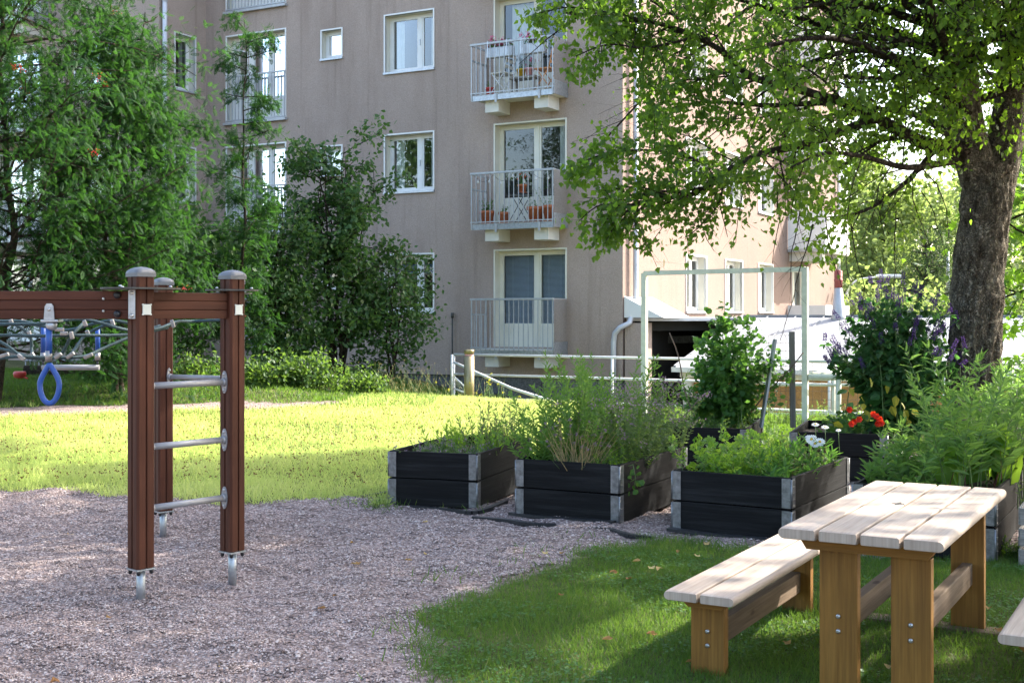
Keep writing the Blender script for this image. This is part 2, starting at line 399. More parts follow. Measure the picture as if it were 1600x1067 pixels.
def sstep(a, b, x):
    t = np.clip((x - a) / (b - a), 0, 1); return t * t * (3 - 2 * t)
FE0 = np.array([-1.18, 24.7]); FEd = np.array([-D1.x, -D1.y]); FEn = np.array([D2.x, D2.y])
def zground(x, y):
    x = np.asarray(x, float); y = np.asarray(y, float)
    u = (x - FE0[0]) * FEd[0] + (y - FE0[1]) * FEd[1]          # along the fence
    w = (x - FE0[0]) * FEn[0] + (y - FE0[1]) * FEn[1]          # beyond the fence
    z = .018 * np.sin(x * 1.7 + .6 * y) * np.cos(y * 1.3 - .4 * x) + .012 * np.sin(x * 4.1 + 1) * np.sin(y * 3.7)
    right = sstep(-3.4, -.6, x)
    z = z - .40 * sstep(-4.6, -.7, w) * right * sstep(14, 17, y)
    drop = sstep(.15, .55, w) * sstep(-.3, .5, u)
    z = z - 2.2 * drop
    z = z - 1.1 * sstep(16.0, 17.3, y) * sstep(2.3, 3.1, x) * (1 - drop)
    z = z + .16 * sstep(18.6, 20.5, y) * (1 - sstep(-4.2, -2.2, x)) * (1 - drop)
    return z
def zg(x, y): return float(zground(x, y))

# grass regions as polygons on the ground (world metres)
def poly_sd(P, x, y):
    "signed distance, positive inside"
    P = np.array(P); n = len(P); d = np.full(x.shape, 1e9); ins = np.zeros(x.shape, bool)
    for i in range(n):
        a = P[i]; b = P[(i + 1) % n]; e = b - a
        t = np.clip(((x - a[0]) * e[0] + (y - a[1]) * e[1]) / (e @ e), 0, 1)
        d = np.minimum(d, np.hypot(x - a[0] - t * e[0], y - a[1] - t * e[1]))
        c = ((a[1] > y) != (b[1] > y)) & (x < (b[0] - a[0]) * (y - a[1]) / (b[1] - a[1] + 1e-12) + a[0])
        ins ^= c
    return np.where(ins, d, -d)
g2 = lambda px, py: tuple(GP(px, py)[:2])
GR1 = [g2(690, 1085), g2(665, 1020), g2(632, 968), g2(720, 925), g2(830, 886), g2(930, 862), g2(1012, 842), g2(1080, 846), g2(1170, 856), g2(1330, 866), g2(1480, 868), g2(1600, 850), (9, 6.4), (9, 2.0), (.0, 2.2)]
GR2 = [(-14, 9.3), g2(-100, 762), g2(0, 766), g2(150, 770), g2(250, 786), g2(400, 787), g2(540, 785), g2(640, 770), (-.6, 10.4), (1.4, 10.9), (2.6, 12.4), (4.6, 12.2), (9, 9), (30, 5), (40, 40), (1.5, 60), (-40, 60), (-60, 12)]
PATH = [(-16, 16.4), g2(0, 652), g2(200, 646), g2(380, 640), g2(500, 636), g2(575, 631), g2(560, 629.5), g2(380, 630), g2(200, 633), g2(0, 636), (-16, 18.6)]
def grass_mask(x, y):
    wob = .10 * np.sin(x * 5.1 + 2 * y) * np.sin(y * 4.3) + .06 * np.sin(x * 13 + 1) * np.sin(y * 11 + 2)
    s = np.maximum(poly_sd(GR1, x, y), poly_sd(GR2, x, y))
    s = np.minimum(s, -poly_sd(PATH, x, y))
    return s + wob

def lumps(X, Y):
    "scuffed hollows and heaps in the loose gravel"
    return .016 * np.sin(X * 7.3 + 1.3 * np.sin(Y * 5)) * np.sin(Y * 6.1 + X) + .011 * np.sin(X * 17 + 2 * np.sin(Y * 13)) * np.sin(Y * 15 + 2 * np.sin(X * 4)) + .014 * np.sin(X * 3.1 + 2 * np.sin(Y * 2.2)) * np.cos(Y * 3.7 - X)
def ground():
    xs = np.concatenate([[-400, -200, -100, -60, -40, -28], np.arange(-20, -8, .5), np.arange(-8, 8, .1), np.arange(8, 16, .5), [18, 24, 34, 50, 80, 140, 260, 400]])
    ys = np.concatenate([[-200, -80, -40, -20, -8, -2], np.arange(0, 3, .25), np.arange(3, 14, .08), np.arange(14, 27, .14), np.arange(27, 40, .6), [44, 50, 60, 80, 120, 200, 400, 800]])
    X, Y = np.meshgrid(xs, ys); Z = zground(X, Y)
    near = (np.abs(X) < 8) & (Y > 2) & (Y < 16)
    gm = grass_mask(X, Y)
    rng = np.random.default_rng(3)
    lump = lumps(X, Y)
    Z = Z + np.where(near & (gm < 0), lump + rng.normal(0, .0035, X.shape), 0)
    nx, ny = len(xs), len(ys)
    V = np.stack([X.ravel(), Y.ravel(), Z.ravel()], 1)
    i = np.arange(ny - 1)[:, None] * nx + np.arange(nx - 1)[None, :]; i = i.ravel()
    Fc = np.stack([i, i + 1, i + nx + 1, i + nx], 1)
    m, nt, N, L, P = nodes('ground_gravel_and_turf')
    co = N.new('ShaderNodeTexCoord').outputs['Object']
    at = N.new('ShaderNodeAttribute'); at.attribute_name = 'tint'
    # gravel: individual stones
    v = N.new('ShaderNodeTexVoronoi'); v.inputs['Scale'].default_value = 75; L.new(co, v.inputs['Vector'])
    sep = N.new('ShaderNodeSeparateColor'); L.new(v.outputs['Color'], sep.inputs[0])
    stone = ramp(N, L, sep.outputs[0], [(0, (.13, .10, .092)), (.3, (.255, .192, .172)), (.7, (.365, .278, .25)), (1, (.54, .47, .44))])
    big = noise(N, L, co, .9, 4); stone = mixc(N, L, stone, ramp(N, L, big, [(.3, (.82, .80, .78)), (.7, (1.1, 1.1, 1.12))]), .8, 'MULTIPLY')
    edge = ramp(N, L, v.outputs['Distance'], [(.3, (1, 1, 1)), (.75, (.45, .45, .45))])
    stone = mixc(N, L, stone, edge, .7, 'MULTIPLY')
    # turf: soil, thatch and moss
    n1 = noise(N, L, co, 3.0, 6, .7); n2 = noise(N, L, co, 40, 4, .7)
    turf = ramp(N, L, n1, [(.3, (.055, .065, .022)), (.5, (.10, .105, .04)), (.7, (.17, .155, .07))])
    turf = mixc(N, L, turf, ramp(N, L, n2, [(.3, (.5, .5, .5)), (.7, (1.3, 1.3, 1.3))]), .9, 'MULTIPLY')
    jag = noise(N, L, co, 9, 5, .7)
    ma = N.new('ShaderNodeMath'); ma.operation = 'MULTIPLY_ADD'; ma.inputs[1].default_value = .5; ma.inputs[2].default_value = -.25; L.new(jag, ma.inputs[0])
    ad = N.new('ShaderNodeMath'); ad.operation = 'ADD'; L.new(at.outputs['Fac'], ad.inputs[0]); L.new(ma.outputs[0], ad.inputs[1])
    mask = ramp(N, L, ad.outputs[0], [(.52, (0, 0, 0)), (.66, (1, 1, 1))])
    L.new(mixc(N, L, stone, turf, mask), P.inputs['Base Color'])
    P.inputs['Roughness'].default_value = .95; P.inputs['Specular IOR Level'].default_value = .12
    b1 = bump(N, L, v.outputs['Distance'], .8, .012, P); bump(N, L, n2, .5, .02, P, b1)
    o = np_mesh('ground', V, Fc, m, tint=np.clip(.5 + gm.ravel() * 1.2, 0, 1), smooth=True)
    tag(o, kind='structure'); return o
ground()

# ------------------------------------------------------------------ apartment building
bld = empty('apartment_building', CORN, 0, 'taupe stuccoed apartment block with white windows and small steel balconies', 'building')
def wall_panel(mb, Pf, u0, u1, z0, z1, holes, depth=.28, m=0, mr=1):
    "wall in (u,z) with rectangular openings; Pf(u,z,out); reveals go in by depth"
    us = sorted(set([u0, u1] + [h[0] for h in holes] + [h[1] for h in holes] + list(np.arange(u0, u1, 1.5))))
    zs = sorted(set([z0, z1] + [h[2] for h in holes] + [h[3] for h in holes] + list(np.arange(z0, z1, 1.5))))
    us = [u for u in us if u0 <= u <= u1]; zs = [z for z in zs if z0 <= z <= z1]
    for a, b in zip(us[:-1], us[1:]):
        for c, d in zip(zs[:-1], zs[1:]):
            if b - a < 1e-6 or d - c < 1e-6: continue
            cu, cz = (a + b) / 2, (c + d) / 2
            if any(h[0] < cu < h[1] and h[2] < cz < h[3] for h in holes): continue
            mb.quad(Pf(a, c), Pf(b, c), Pf(b, d), Pf(a, d), m)
    for h in holes:
        a, b, c, d = h[:4]; q = -depth
        mb.quad(Pf(a, c), Pf(a, c, q), Pf(a, d, q), Pf(a, d), mr)
        mb.quad(Pf(b, c), Pf(b, d), Pf(b, d, q), Pf(b, c, q), mr)
        mb.quad(Pf(a, d), Pf(a, d, q), Pf(b, d, q), Pf(b, d), mr)
        mb.quad(Pf(a, c), Pf(b, c), Pf(b, c, q), Pf(a, c, q), mr)

def frame_axes(Pf):
    o = Pf(0, 0, 0); return (Pf(1, 0, 0) - o).normalized(), (Pf(0, 0, 1) - o).normalized()
def pbox(mb, Pf, a, b, c, d, o0, o1, m=0, bev=0.0):
    ux, uo = frame_axes(Pf); ce = Pf((a + b) / 2, (c + d) / 2, (o0 + o1) / 2)
    uz = ux.cross(uo)
    Mx = Matrix(((ux.x, uo.x, 0, ce.x), (ux.y, uo.y, 0, ce.y), (0, 0, 1, ce.z), (0, 0, 0, 1)))
    mb.box(None, (abs(b - a), abs(o1 - o0), abs(d - c)), mat=Mx, m=m, bev=bev)

def window(Pf, a, b, c, d, mull, parent=bld, kind='window', curtain=True, open_=False, depth=.20, fm=None, blind=False, door_panel=0, band=False, sash_u=True):
    "mull: positions along u of mullions"
    fm = fm or M['white']
    w = MB()
    e = .035; q = .022
    # white painted edge around the opening
    for (aa, bb, cc, dd) in ((a - e, a, c, d + e), (b, b + e, c, d + e), (a, b, d, d + e)):
        pbox(w, Pf, aa, bb, cc, dd, -.05, q)
    t = .055; o0, o1 = -depth - .06, -depth
    pbox(w, Pf, a + .002, a + t, c + .003, d - .003, o0, o1); pbox(w, Pf, b - t, b - .002, c + .003, d - .003, o0, o1)
    pbox(w, Pf, a + t, b - t, d - t, d - .003, o0, o1); pbox(w, Pf, a + t, b - t, c + .003, c + t, o0, o1)
    edges = [a + t] + list(mull) + [b - t]
    for mu in mull: pbox(w, Pf, mu - .045, mu + .045, c + t, d - t, o0, o1 + .006)
    cells = []
    for i in range(len(edges) - 1):
        x0 = edges[i] + (.045 if i > 0 else 0); x1 = edges[i + 1] - (.045 if i < len(edges) - 2 else 0)
        s_ = .045; zc = c + t
        if door_panel:
            pbox(w, Pf, x0, x1, c + t, c + t + door_panel, o0 + .01, o1 - .008)
            zc = c + t + door_panel
        # sash
        for (p0, p1, r0, r1) in ((x0, x0 + s_, zc, d - t), (x1 - s_, x1, zc, d - t), (x0 + s_, x1 - s_, zc, zc + s_), (x0 + s_, x1 - s_, d - t - s_, d - t)):
            pbox(w, Pf, p0, p1, r0, r1, o0 + .01, o1 - .006)
        cells.append((x0 + s_, x1 - s_, zc + s_, d - t - s_))
    win = w.build(kind, fm, parent)
    p = MB()
    for (x0, x1, z0, z1) in cells: p.quad(Pf(x0, z0, o0 + .03), Pf(x1, z0, o0 + .03), Pf(x1, z1, o0 + .03), Pf(x0, z1, o0 + .03))
    p.build('pane', M['glass'], win)
    s = MB()
    if not door_panel:
        pbox(s, Pf, a - .04, b + .04, c - .055, c - .004, -depth + .01, .05, bev=.004)
        s.build('sill', M['zinc'], win)
    h = MB()
    if cells and not door_panel:
        x0 = cells[-1][0] if (sash_u) else cells[0][1]
        zc = (cells[0][2] + cells[0][3]) / 2
        pbox(h, Pf, mull[0] - .012 if mull else cells[0][0] - .03, mull[0] + .012 if mull else cells[0][0] - .006, zc - .07, zc + .07, o1 + .008, o1 + .03)
        h.build('handle', M['zinc'], win)
    rb = MB()   # the room behind
    ux, uo = frame_axes(Pf); dd_ = -depth - 1.6
    A_, B_, C_, D_ = a - .0, b + .0, c - .0, d + .0
    rb.quad(Pf(A_, C_, dd_), Pf(B_, C_, dd_), Pf(B_, D_, dd_), Pf(A_, D_, dd_))
    rb.quad(Pf(A_, C_, o0), Pf(A_, C_, dd_), Pf(A_, D_, dd_), Pf(A_, D_, o0)); rb.quad(Pf(B_, C_, o0), Pf(B_, D_, o0), Pf(B_, D_, dd_), Pf(B_, C_, dd_))
    rb.quad(Pf(A_, D_, o0), Pf(A_, D_, dd_), Pf(B_, D_, dd_), Pf(B_, D_, o0)); rb.quad(Pf(A_, C_, o0), Pf(B_, C_, o0), Pf(B_, C_, dd_), Pf(A_, C_, dd_))
    rb.build('room', M['room'], win)
    if curtain:
        ww = b - a
        for (x0, x1) in ([(a + t + .04, a + t + .04 + ww * .13), (b - t - .04 - ww * .16, b - t - .04)] if curtain is True else curtain):
            n = 14; cu = MB()
            for i in range(n):
                u0_ = x0 + (x1 - x0) * i / n; u1_ = x0 + (x1 - x0) * (i + 1) / n
                q0 = o0 - .10 + .02 * math.sin(i * 1.9); q1 = o0 - .10 + .02 * math.sin((i + 1) * 1.9)
                cu.quad(Pf(u0_, c + .08, q0), Pf(u1_, c + .08, q1), Pf(u1_, d - .08, q1), Pf(u0_, d - .08, q0))
            cu.build('curtain', M['curtain'], win)
    if band:
        cu = MB(); pbox(cu, Pf, a + .1, b - .1, d - .43, d - .21, o0 - .1, o0 - .085)
        cu.build('curtain_band', M['blueband'], win)
    if blind:
        bl = MB(); z = cells[0][2]
        while z < cells[0][3]:
            for (x0, x1, z0, z1) in cells:
                bl.quad(Pf(x0, z, o0 - .03), Pf(x1, z, o0 - .03), Pf(x1, z + .019, o0 - .045), Pf(x0, z + .019, o0 - .045))
            z += .026
        for (x0, x1, z0, z1) in cells: 
            for k in (.25, .75):
                xx = x0 + (x1 - x0) * k; pbox(bl, Pf, xx - .006, xx + .006, z0, z1, o0 - .03, o0 - .027)
        bl.build('blind', M['blind'], win)
    return win

ST = 2.82
holesA = []; specsA = []
for k in range(-1, 4):                       # storeys; k=0 lowest
    dz = ST * k
    if k < 0: continue
    holesA.append((4.745, 6.08, 1.44 + dz, 2.77 + dz)); specsA.append(('win', k))
    holesA.append((7.35, 7.94, 1.95 + dz, 2.62 + dz)); specsA.append(('small', k))
    holesA.append((9.07, 10.95, .62 + dz, 2.80 + dz)); specsA.append(('french', k))
    holesA.append((1.35, 3.10, .66 + dz, 2.80 + dz)); specsA.append(('door', k))
holesB = []; specsB = []
for k in range(0, 4):
    dz = ST * k
    for s0 in (3.83, 6.73, 9.62):
        holesB.append((s0, s0 + 1.4, 1.46 + dz, 2.80 + dz)); specsB.append(('win', k))
    holesB.append((13.1, 14.9, .66 + dz, 2.80 + dz)); specsB.append(('door', k))
TOPZ = 11.9
INN = FA(11.66, 0); OUTC = INN + N1 * 1.664
def FW(t, z, out=0.0): return OUTC + D1 * t + N1 * out + Vector((0, 0, z))       # wing front
def FE(s, z, out=0.0): return OUTC + D2 * s + N2 * out + Vector((0, 0, z))       # wing end wall
holesW = []; specsW = []
for k in range(0, 4):
    dz = ST * k
    holesW.append((1.6, 2.9, 1.44 + dz, 2.77 + dz)); specsW.append('win')
    holesW.append((4.2, 5.9, .66 + dz, 2.80 + dz)); specsW.append('door')
    holesW.append((8.2, 9.6, 1.44 + dz, 2.77 + dz)); specsW.append('win')
holesE = [(.55, 1.25, 1.44 + ST * k - .04, 2.77 + ST * k) for k in range(0, 4)]
w = MB(); wall_panel(w, FA, 0, 11.66, .0, TOPZ, holesA)
w.build('front_wall', [M['stucco'], M['cream']], bld)
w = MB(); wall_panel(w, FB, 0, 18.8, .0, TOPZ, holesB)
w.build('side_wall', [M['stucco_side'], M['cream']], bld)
w = MB(); wall_panel(w, FW, 0, 16, -.1, TOPZ, holesW); wall_panel(w, FE, 0, 1.664, -.1, TOPZ, holesE)
w.build('wing_wall', [M['stucco'], M['cream']], bld)
w = MB()
w.quad(FB(18.8, -2.6), FB(18.8, TOPZ), FB(18.8, TOPZ, -14), FB(18.8, -2.6, -14)); w.build('end_wall', M['stucco'], bld); w = MB(); w.quad(FW(16, -2), FW(16, TOPZ), FW(16, TOPZ, -12), FW(16, -2, -12))
w.build('rear_wall', M['stucco'], bld)
w = MB()
pbox(w, FA, -.35, 11.3, TOPZ, TOPZ + .22, -13, .45); pbox(w, FW, .0, 16.4, TOPZ + .003, TOPZ + .223, -12, .45)
pbox(w, FB, .2, 19.2, TOPZ + .004, TOPZ + .226, -8, .35)
w.build('roof', M['zinc'], bld)
w = MB()
pbox(w, FA, .03, 11.66, -2.7, -.002, -.5, -.035); pbox(w, FB, .03, 18.8, -2.7, -.002, -.5, -.035)
pbox(w, FW, .03, 16, -1.2, -.102, -.5, -.035); pbox(w, FE, .03, 1.66, -1.2, -.102, -.4, -.035)
w.build('plinth', M['plinth'], bld)
w = MB()
for t in np.arange(.6, 11, 1.35): pbox(w, FA, t, t + .012, -2.6, -.004, -.036, -.031)
pbox(w, FA, .0, 11.64, -.018, .0, -.03, .012)
w.build('plinth_joint', M['dark'], bld)

for (h, sp) in zip(holesA, specsA):
    a, b, c, d = h; k = sp[1]
    if sp[0] == 'win': window(FA, a, b, c, d, [a + (b - a) * .36], curtain=(k != 0), band=(k == 0))
    elif sp[0] == 'small': window(FA, a, b, c, d, [], curtain=False, depth=.16)
    elif sp[0] == 'french':
        wn_ = window(FA, a, b, c, d, [a + .62, a + 1.25], kind='french_window', door_panel=.5)
        r = MB()
        pbox(r, FA, a - .02, b + .02, c + 1.13, c + 1.17, .02, .06); pbox(r, FA, a - .02, b + .02, c + .02, c + .05, .02, .06)
        for u in np.arange(a, b + .01, .105): pbox(r, FA, u - .008, u + .008, c + .05, c + 1.13, .03, .05)
        pbox(r, FA, a - .06, b + .06, c - .07, c - .01, -.15, .10)
        r.build('railing', M['railgrey'], wn_)
    else:
        window(FA, a, b, c, d, [a + (b - a) * .45], kind='balcony_door', door_panel=.42, fm=M['cream'], blind=(k == 0), curtain=(k != 0) and ([(a + .1, a + .3)] if k == 1 else [(a + .95, b - .25)]))
for (h, sp) in zip(holesB, specsB):
    a, b, c, d = h
    if sp[0] == 'win': window(FB, a, b, c, d, [a + (b - a) * .62], curtain=True)
    else: window(FB, a, b, c, d, [a + (b - a) * .5], kind='balcony_door', door_panel=.42, fm=M['cream'])
for (h, sp) in zip(holesW, specsW):
    a, b, c, d = h; window(FW, a, b, c, d, [a + (b - a) * .4], kind='window' if sp == 'win' else 'balcony_door', door_panel=0 if sp == 'win' else .45)
for h in holesE: window(FE, *h[:4], [], curtain=True)

def balcony(Pf, a, b, zs, p, parent=bld, full=True, solid=False):
    "slab top at zs; railing; brackets"
    s = MB(); pbox(s, Pf, a, b, zs - .10, zs, .003, p, bev=.006)
    bal = s.build('balcony', M['slabwhite'], parent)
    s = MB(); pbox(s, Pf, a - .01, b + .01, zs - .135, zs - .02, p + .003, p + .035)
    for u in (a - .012,): pbox(s, Pf, u - .02, u + .0, zs - .11, zs - .02, .01, p)
    s.build('edge_channel', M['galv'], bal)
    for u in (a + .18, a + (b - a) * .70):
        s = MB(); pbox(s, Pf, u, u + .34, zs - .38, zs - .104, .003, p - .10, bev=.005); s.build('bracket', M['slabwhite'], bal)
    zt = zs + 1.10
    r = MB()
    fr = p + .045
    if solid:
        pbox(r, Pf, a, b, zs - .1, zs + .52, fr - .01, fr + .01); pbox(r, Pf, a, b, zs + .56, zs + 1.1, fr - .01, fr + .01)
        pbox(r, Pf, b, b + .02, zs - .1, zs + 1.1, .01, fr); pbox(r, Pf, a - .02, a, zs - .1, zs + 1.1, .01, fr)
        r.build('railing', M['white'], bal); return bal
    pbox(r, Pf, a - .03, b + .03, zt - .02, zt + .025, fr - .02, fr + .025, bev=.005)
    pbox(r, Pf, a - .03, b + .03, zs + .02, zs + .045, fr - .01, fr + .01)
    n = int((b - a) / .112)
    for i in range(n + 1):
        u = a + (b - a) * i / n; th = .016 if 0 < i < n else .028
        pbox(r, Pf, u - th / 2, u + th / 2, zs - .02 if 0 < i < n else zs - .12, zt - .02, fr - .008, fr + .008)
    for u in (a + .3, a + (b - a) * .68): pbox(r, Pf, u, u + .05, zs - .2, zs - .0, fr - .006, fr + .012)
    # far side: bars; near side: a sheet panel
    for u, isb in ((b, True), (a, False)):
        pbox(r, Pf, u - .015, u + .015, zt - .35, zt - .315, .02, fr - .02); pbox(r, Pf, u - .015, u + .015, zt - .02, zt + .02, .02, fr - .021)
        pbox(r, Pf, u - .015, u + .015, zs + .02, zs + .05, .02, fr - .02); pbox(r, Pf, u - .015, u + .015, zs - .12, zt, .02, .05)
        if isb:
            for k in range(1, 6): pbox(r, Pf, u - .007, u + .007, zs + .05, zt - .35, fr * k / 6 - .007, fr * k / 6 + .007)
    r.build('railing', M['railgrey'], bal)
    r = MB(); r.quad(Pf(a - .02, zs - .10, .03), Pf(a - .02, zs - .10, fr - .02), Pf(a - .02, zt, fr - .02), Pf(a - .02, zt, .03))
    r.build('side_panel', M['acrylic'], bal)
    r = MB(); pbox(r, Pf, a - .034, a - .026, zs - .12, zs + .18, .03, fr - .0)
    r.build('kick_plate', M['galv'], bal)
    return bal
BZ = [.61, .61 + 2.82 - .06, 6.2]
for z_ in (BZ[0], BZ[1], BZ[2], 9.0): balcony(FA, 1.32, 3.32, z_, .64)
for k in range(0, 4): balcony(FB, 12.6, 15.6, .55 + ST * k, 1.1, solid=True)
for k in range(1, 4): balcony(FW, 3.9, 6.2, .55 + ST * k, .75)

def downpipe(pts, r=.055, label=None):
    mb = MB(); mb.tube(pts, r, 12)
    for i in range(len(pts) - 1):
        a, b = Vector(pts[i]), Vector(pts[i + 1]); L = (b - a).length
        if L > 1.5:
            k = 1.0
            while k < L: q = a + (b - a) * (k / L); d = (b - a).normalized(); mb.tube([q - d * .02, q + d * .02], r * 1.16, 12); k += 1.9
    return mb.build('downpipe', M['pipe'], bld)
pp = lambda s, z, o: FB(s, z, o)
downpipe([pp(.42, 12, .12), pp(.42, 1.75, .12), pp(.38, 1.58, .13), FB(-.02, 1.2, .16), FA(.02, 1.1, .12), FA(.14, .98, .10), FA(.17, .80, .10), FA(.17, -2.2, .10)], .058)
downpipe([FE(.1, 12, .1), FE(.1, .1, .1)], .06)
downpipe([FB(18.6, 12, .1), FB(18.6, -1, .1)], .06)
# thin vent pipe on the front wall
q = MB(); pA = PX(708, 490, 28.3)
q.tube([FA(4.2, -.3, .05), FA(4.2, 1.30, .05)], .018, 8); q.tube([FA(4.2, 1.30, .05), FA(4.2, 1.42, .05)], .035, 8)
q.build('vent_pipe', M['plate'], bld)

# ------------------------------------------------------------------ carport annex between block and garage
ann = empty('carport_annex', FB(2, -2.4, 2), 0, 'dark open carport with thin metal roof between the block and the garage', 'carport')
def FX(u, z, out=0.0): return CORN - D1 * u + N1 * out + Vector((0, 0, z))      # continues the front wall to the right
w = MB(); pbox(w, FX, .03, .42, -2.6, 1.20, -.6, -.04); w.build('pier', M['stucco'], ann)
R0 = Vector((5.15, 27.17, 0)); K0 = FB(.15, 0, .02)
def cpoly(pts, z0, z1, mat, name):
    mb = MB(); mb.prism([(p.x, p.y) for p in pts], z0, z1); return mb.build(name, M[mat], ann)
cpoly([K0, R0, R0 + D2 * 4.5, FB(6.2, 0, .02)], 1.24, 1.31, 'zinc', 'roof')
w = MB(); w.prism([(0, 0), (.9, 0), (0, .45)], 0, 1.6, Matrix(((N2.x, 0, D2.x, FB(.05, 1.29, .01).x), (N2.y, 0, D2.y, FB(.05, 1.29, .01).y), (0, 1, 0, 1.315), (0, 0, 0, 1))))
w.build('roof_flashing', M['white'], ann)
fdir = (R0 - K0).normalized(); back = Vector((-fdir.y, fdir.x, 0))
def wallbar(a, b, z0, z1, th, mat, name):
    mb = MB(); zc = (z0 + z1) / 2; mb.bar(Vector((a.x, a.y, zc)), Vector((b.x, b.y, zc)), th, z1 - z0); return mb.build(name, M[mat], ann)
wallbar(FB(.62, 0, .04), FB(6, 0, .04), -2.6, 1.235, .06, 'dark', 'side_shade_sheet')  # near-black sheet and walls stand in for the shade inside
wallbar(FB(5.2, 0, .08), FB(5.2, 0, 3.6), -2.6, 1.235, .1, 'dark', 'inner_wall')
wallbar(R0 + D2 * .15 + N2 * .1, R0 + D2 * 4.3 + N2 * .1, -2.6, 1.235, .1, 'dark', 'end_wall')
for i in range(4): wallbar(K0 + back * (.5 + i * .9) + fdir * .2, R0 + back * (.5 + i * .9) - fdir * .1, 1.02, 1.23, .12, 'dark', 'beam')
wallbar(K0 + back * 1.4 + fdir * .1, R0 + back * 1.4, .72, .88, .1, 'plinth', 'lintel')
wallbar(FB(4.9, 0, .4), FB(4.9, 0, 2.3), -2.5, -.02, .08, 'brown_door', 'door')
wallbar(FB(4.8, 0, 1.0), FB(4.8, 0, 1.12), -.62, -.52, .05, 'cream', 'sign_plate')

# ------------------------------------------------------------------ garage with sheet-metal roof
GC = Vector((3.154, 23.5, .07))
def FG(u, z, out=0.0): return GC - D1 * u + N1 * out + Vector((0, 0, z))
gar = empty('garage', GC + Vector((0, 0, -2.4)), 0, 'low ochre garage with pale standing-seam metal roof', 'garage')
w = MB(); pbox(w, FG, .25, 16, -2.6, .10, -5, -.35); w.build('wall', M['ochre'], gar)
w = MB(); pbox(w, FG, .05, 16.2, .10, .20, -5.2, -.12); w.build('eave_board', M['cream'], gar)
w = MB(); pbox(w, FG, -.05, 16.4, .205, .30, -.10, .08); w.build('gutter', M['zinc'], gar)
w = MB()
def rp(u, v, dz=0): return FG(u, .30 + v * (.96 / 4.18) + dz, -v)
for (a, b) in ((0, 16.4),):
    w.quad(rp(a, -.06), rp(b, -.06), rp(b, 4.2), rp(a, 4.2))
    w.quad(rp(a, -.06, -.05), rp(a, 4.2, -.05), rp(b, 4.2, -.05), rp(b, -.06, -.05))
    w.quad(rp(a, -.06, -.05), rp(b, -.06, -.05), rp(b, -.06), rp(a, -.06)); w.quad(rp(a, -.06, -.05), rp(a, -.06), rp(a, 4.2), rp(a, 4.2, -.05))
    w.quad(rp(a, 4.2), rp(b, 4.2), FG(b, .3, -9), FG(a, .3, -9))
rf = w.build('roof', M['roofmetal'], gar)
w = MB()
for u in np.arange(.6, 16, .62): w.bar(rp(u, -.05, .015), rp(u, 4.19, .015), .012, .03)
w.bar(rp(0, 4.19, .02), rp(16.3, 4.19, .02), .06, .04); w.bar(rp(0.01, -.05, .02), rp(.01, 4.19, .02), .05, .05)
w.build('seam', M['roofmetal'], rf)
w = MB(); c0 = PX(1310, 500, 26.0); c0.z = 1.22
w.lathe(c0, [(.17, 0), (.15, .12), (.085, .72), (.075, .73)], 14); ch = w.build('vent_base', M['railgrey'], gar)
w = MB(); w.lathe(c0 + Vector((0, 0, .73)), [(.085, 0), (.085, .14), (.098, .15), (.098, .17), (.085, .18), (.085, .36), (.03, .38)], 12); w.build('vent_cap', M['brick'], gar)
w = MB()
for dz in np.arange(0, .45, .06): pbox(w, FG, 6.0 - .1, 6.3 - .1, -.95 + dz, -.92 + dz, -.34, -.32)
w.build('wall_grille', M['cream'], gar)
w = MB(); w.lathe(FG(.16, -2.4, -.25), [(.05, 0), (.05, 1.6), (.11, 2.2), (.13, 2.6)], 12); w.build('corner_post', M['cream'], gar)
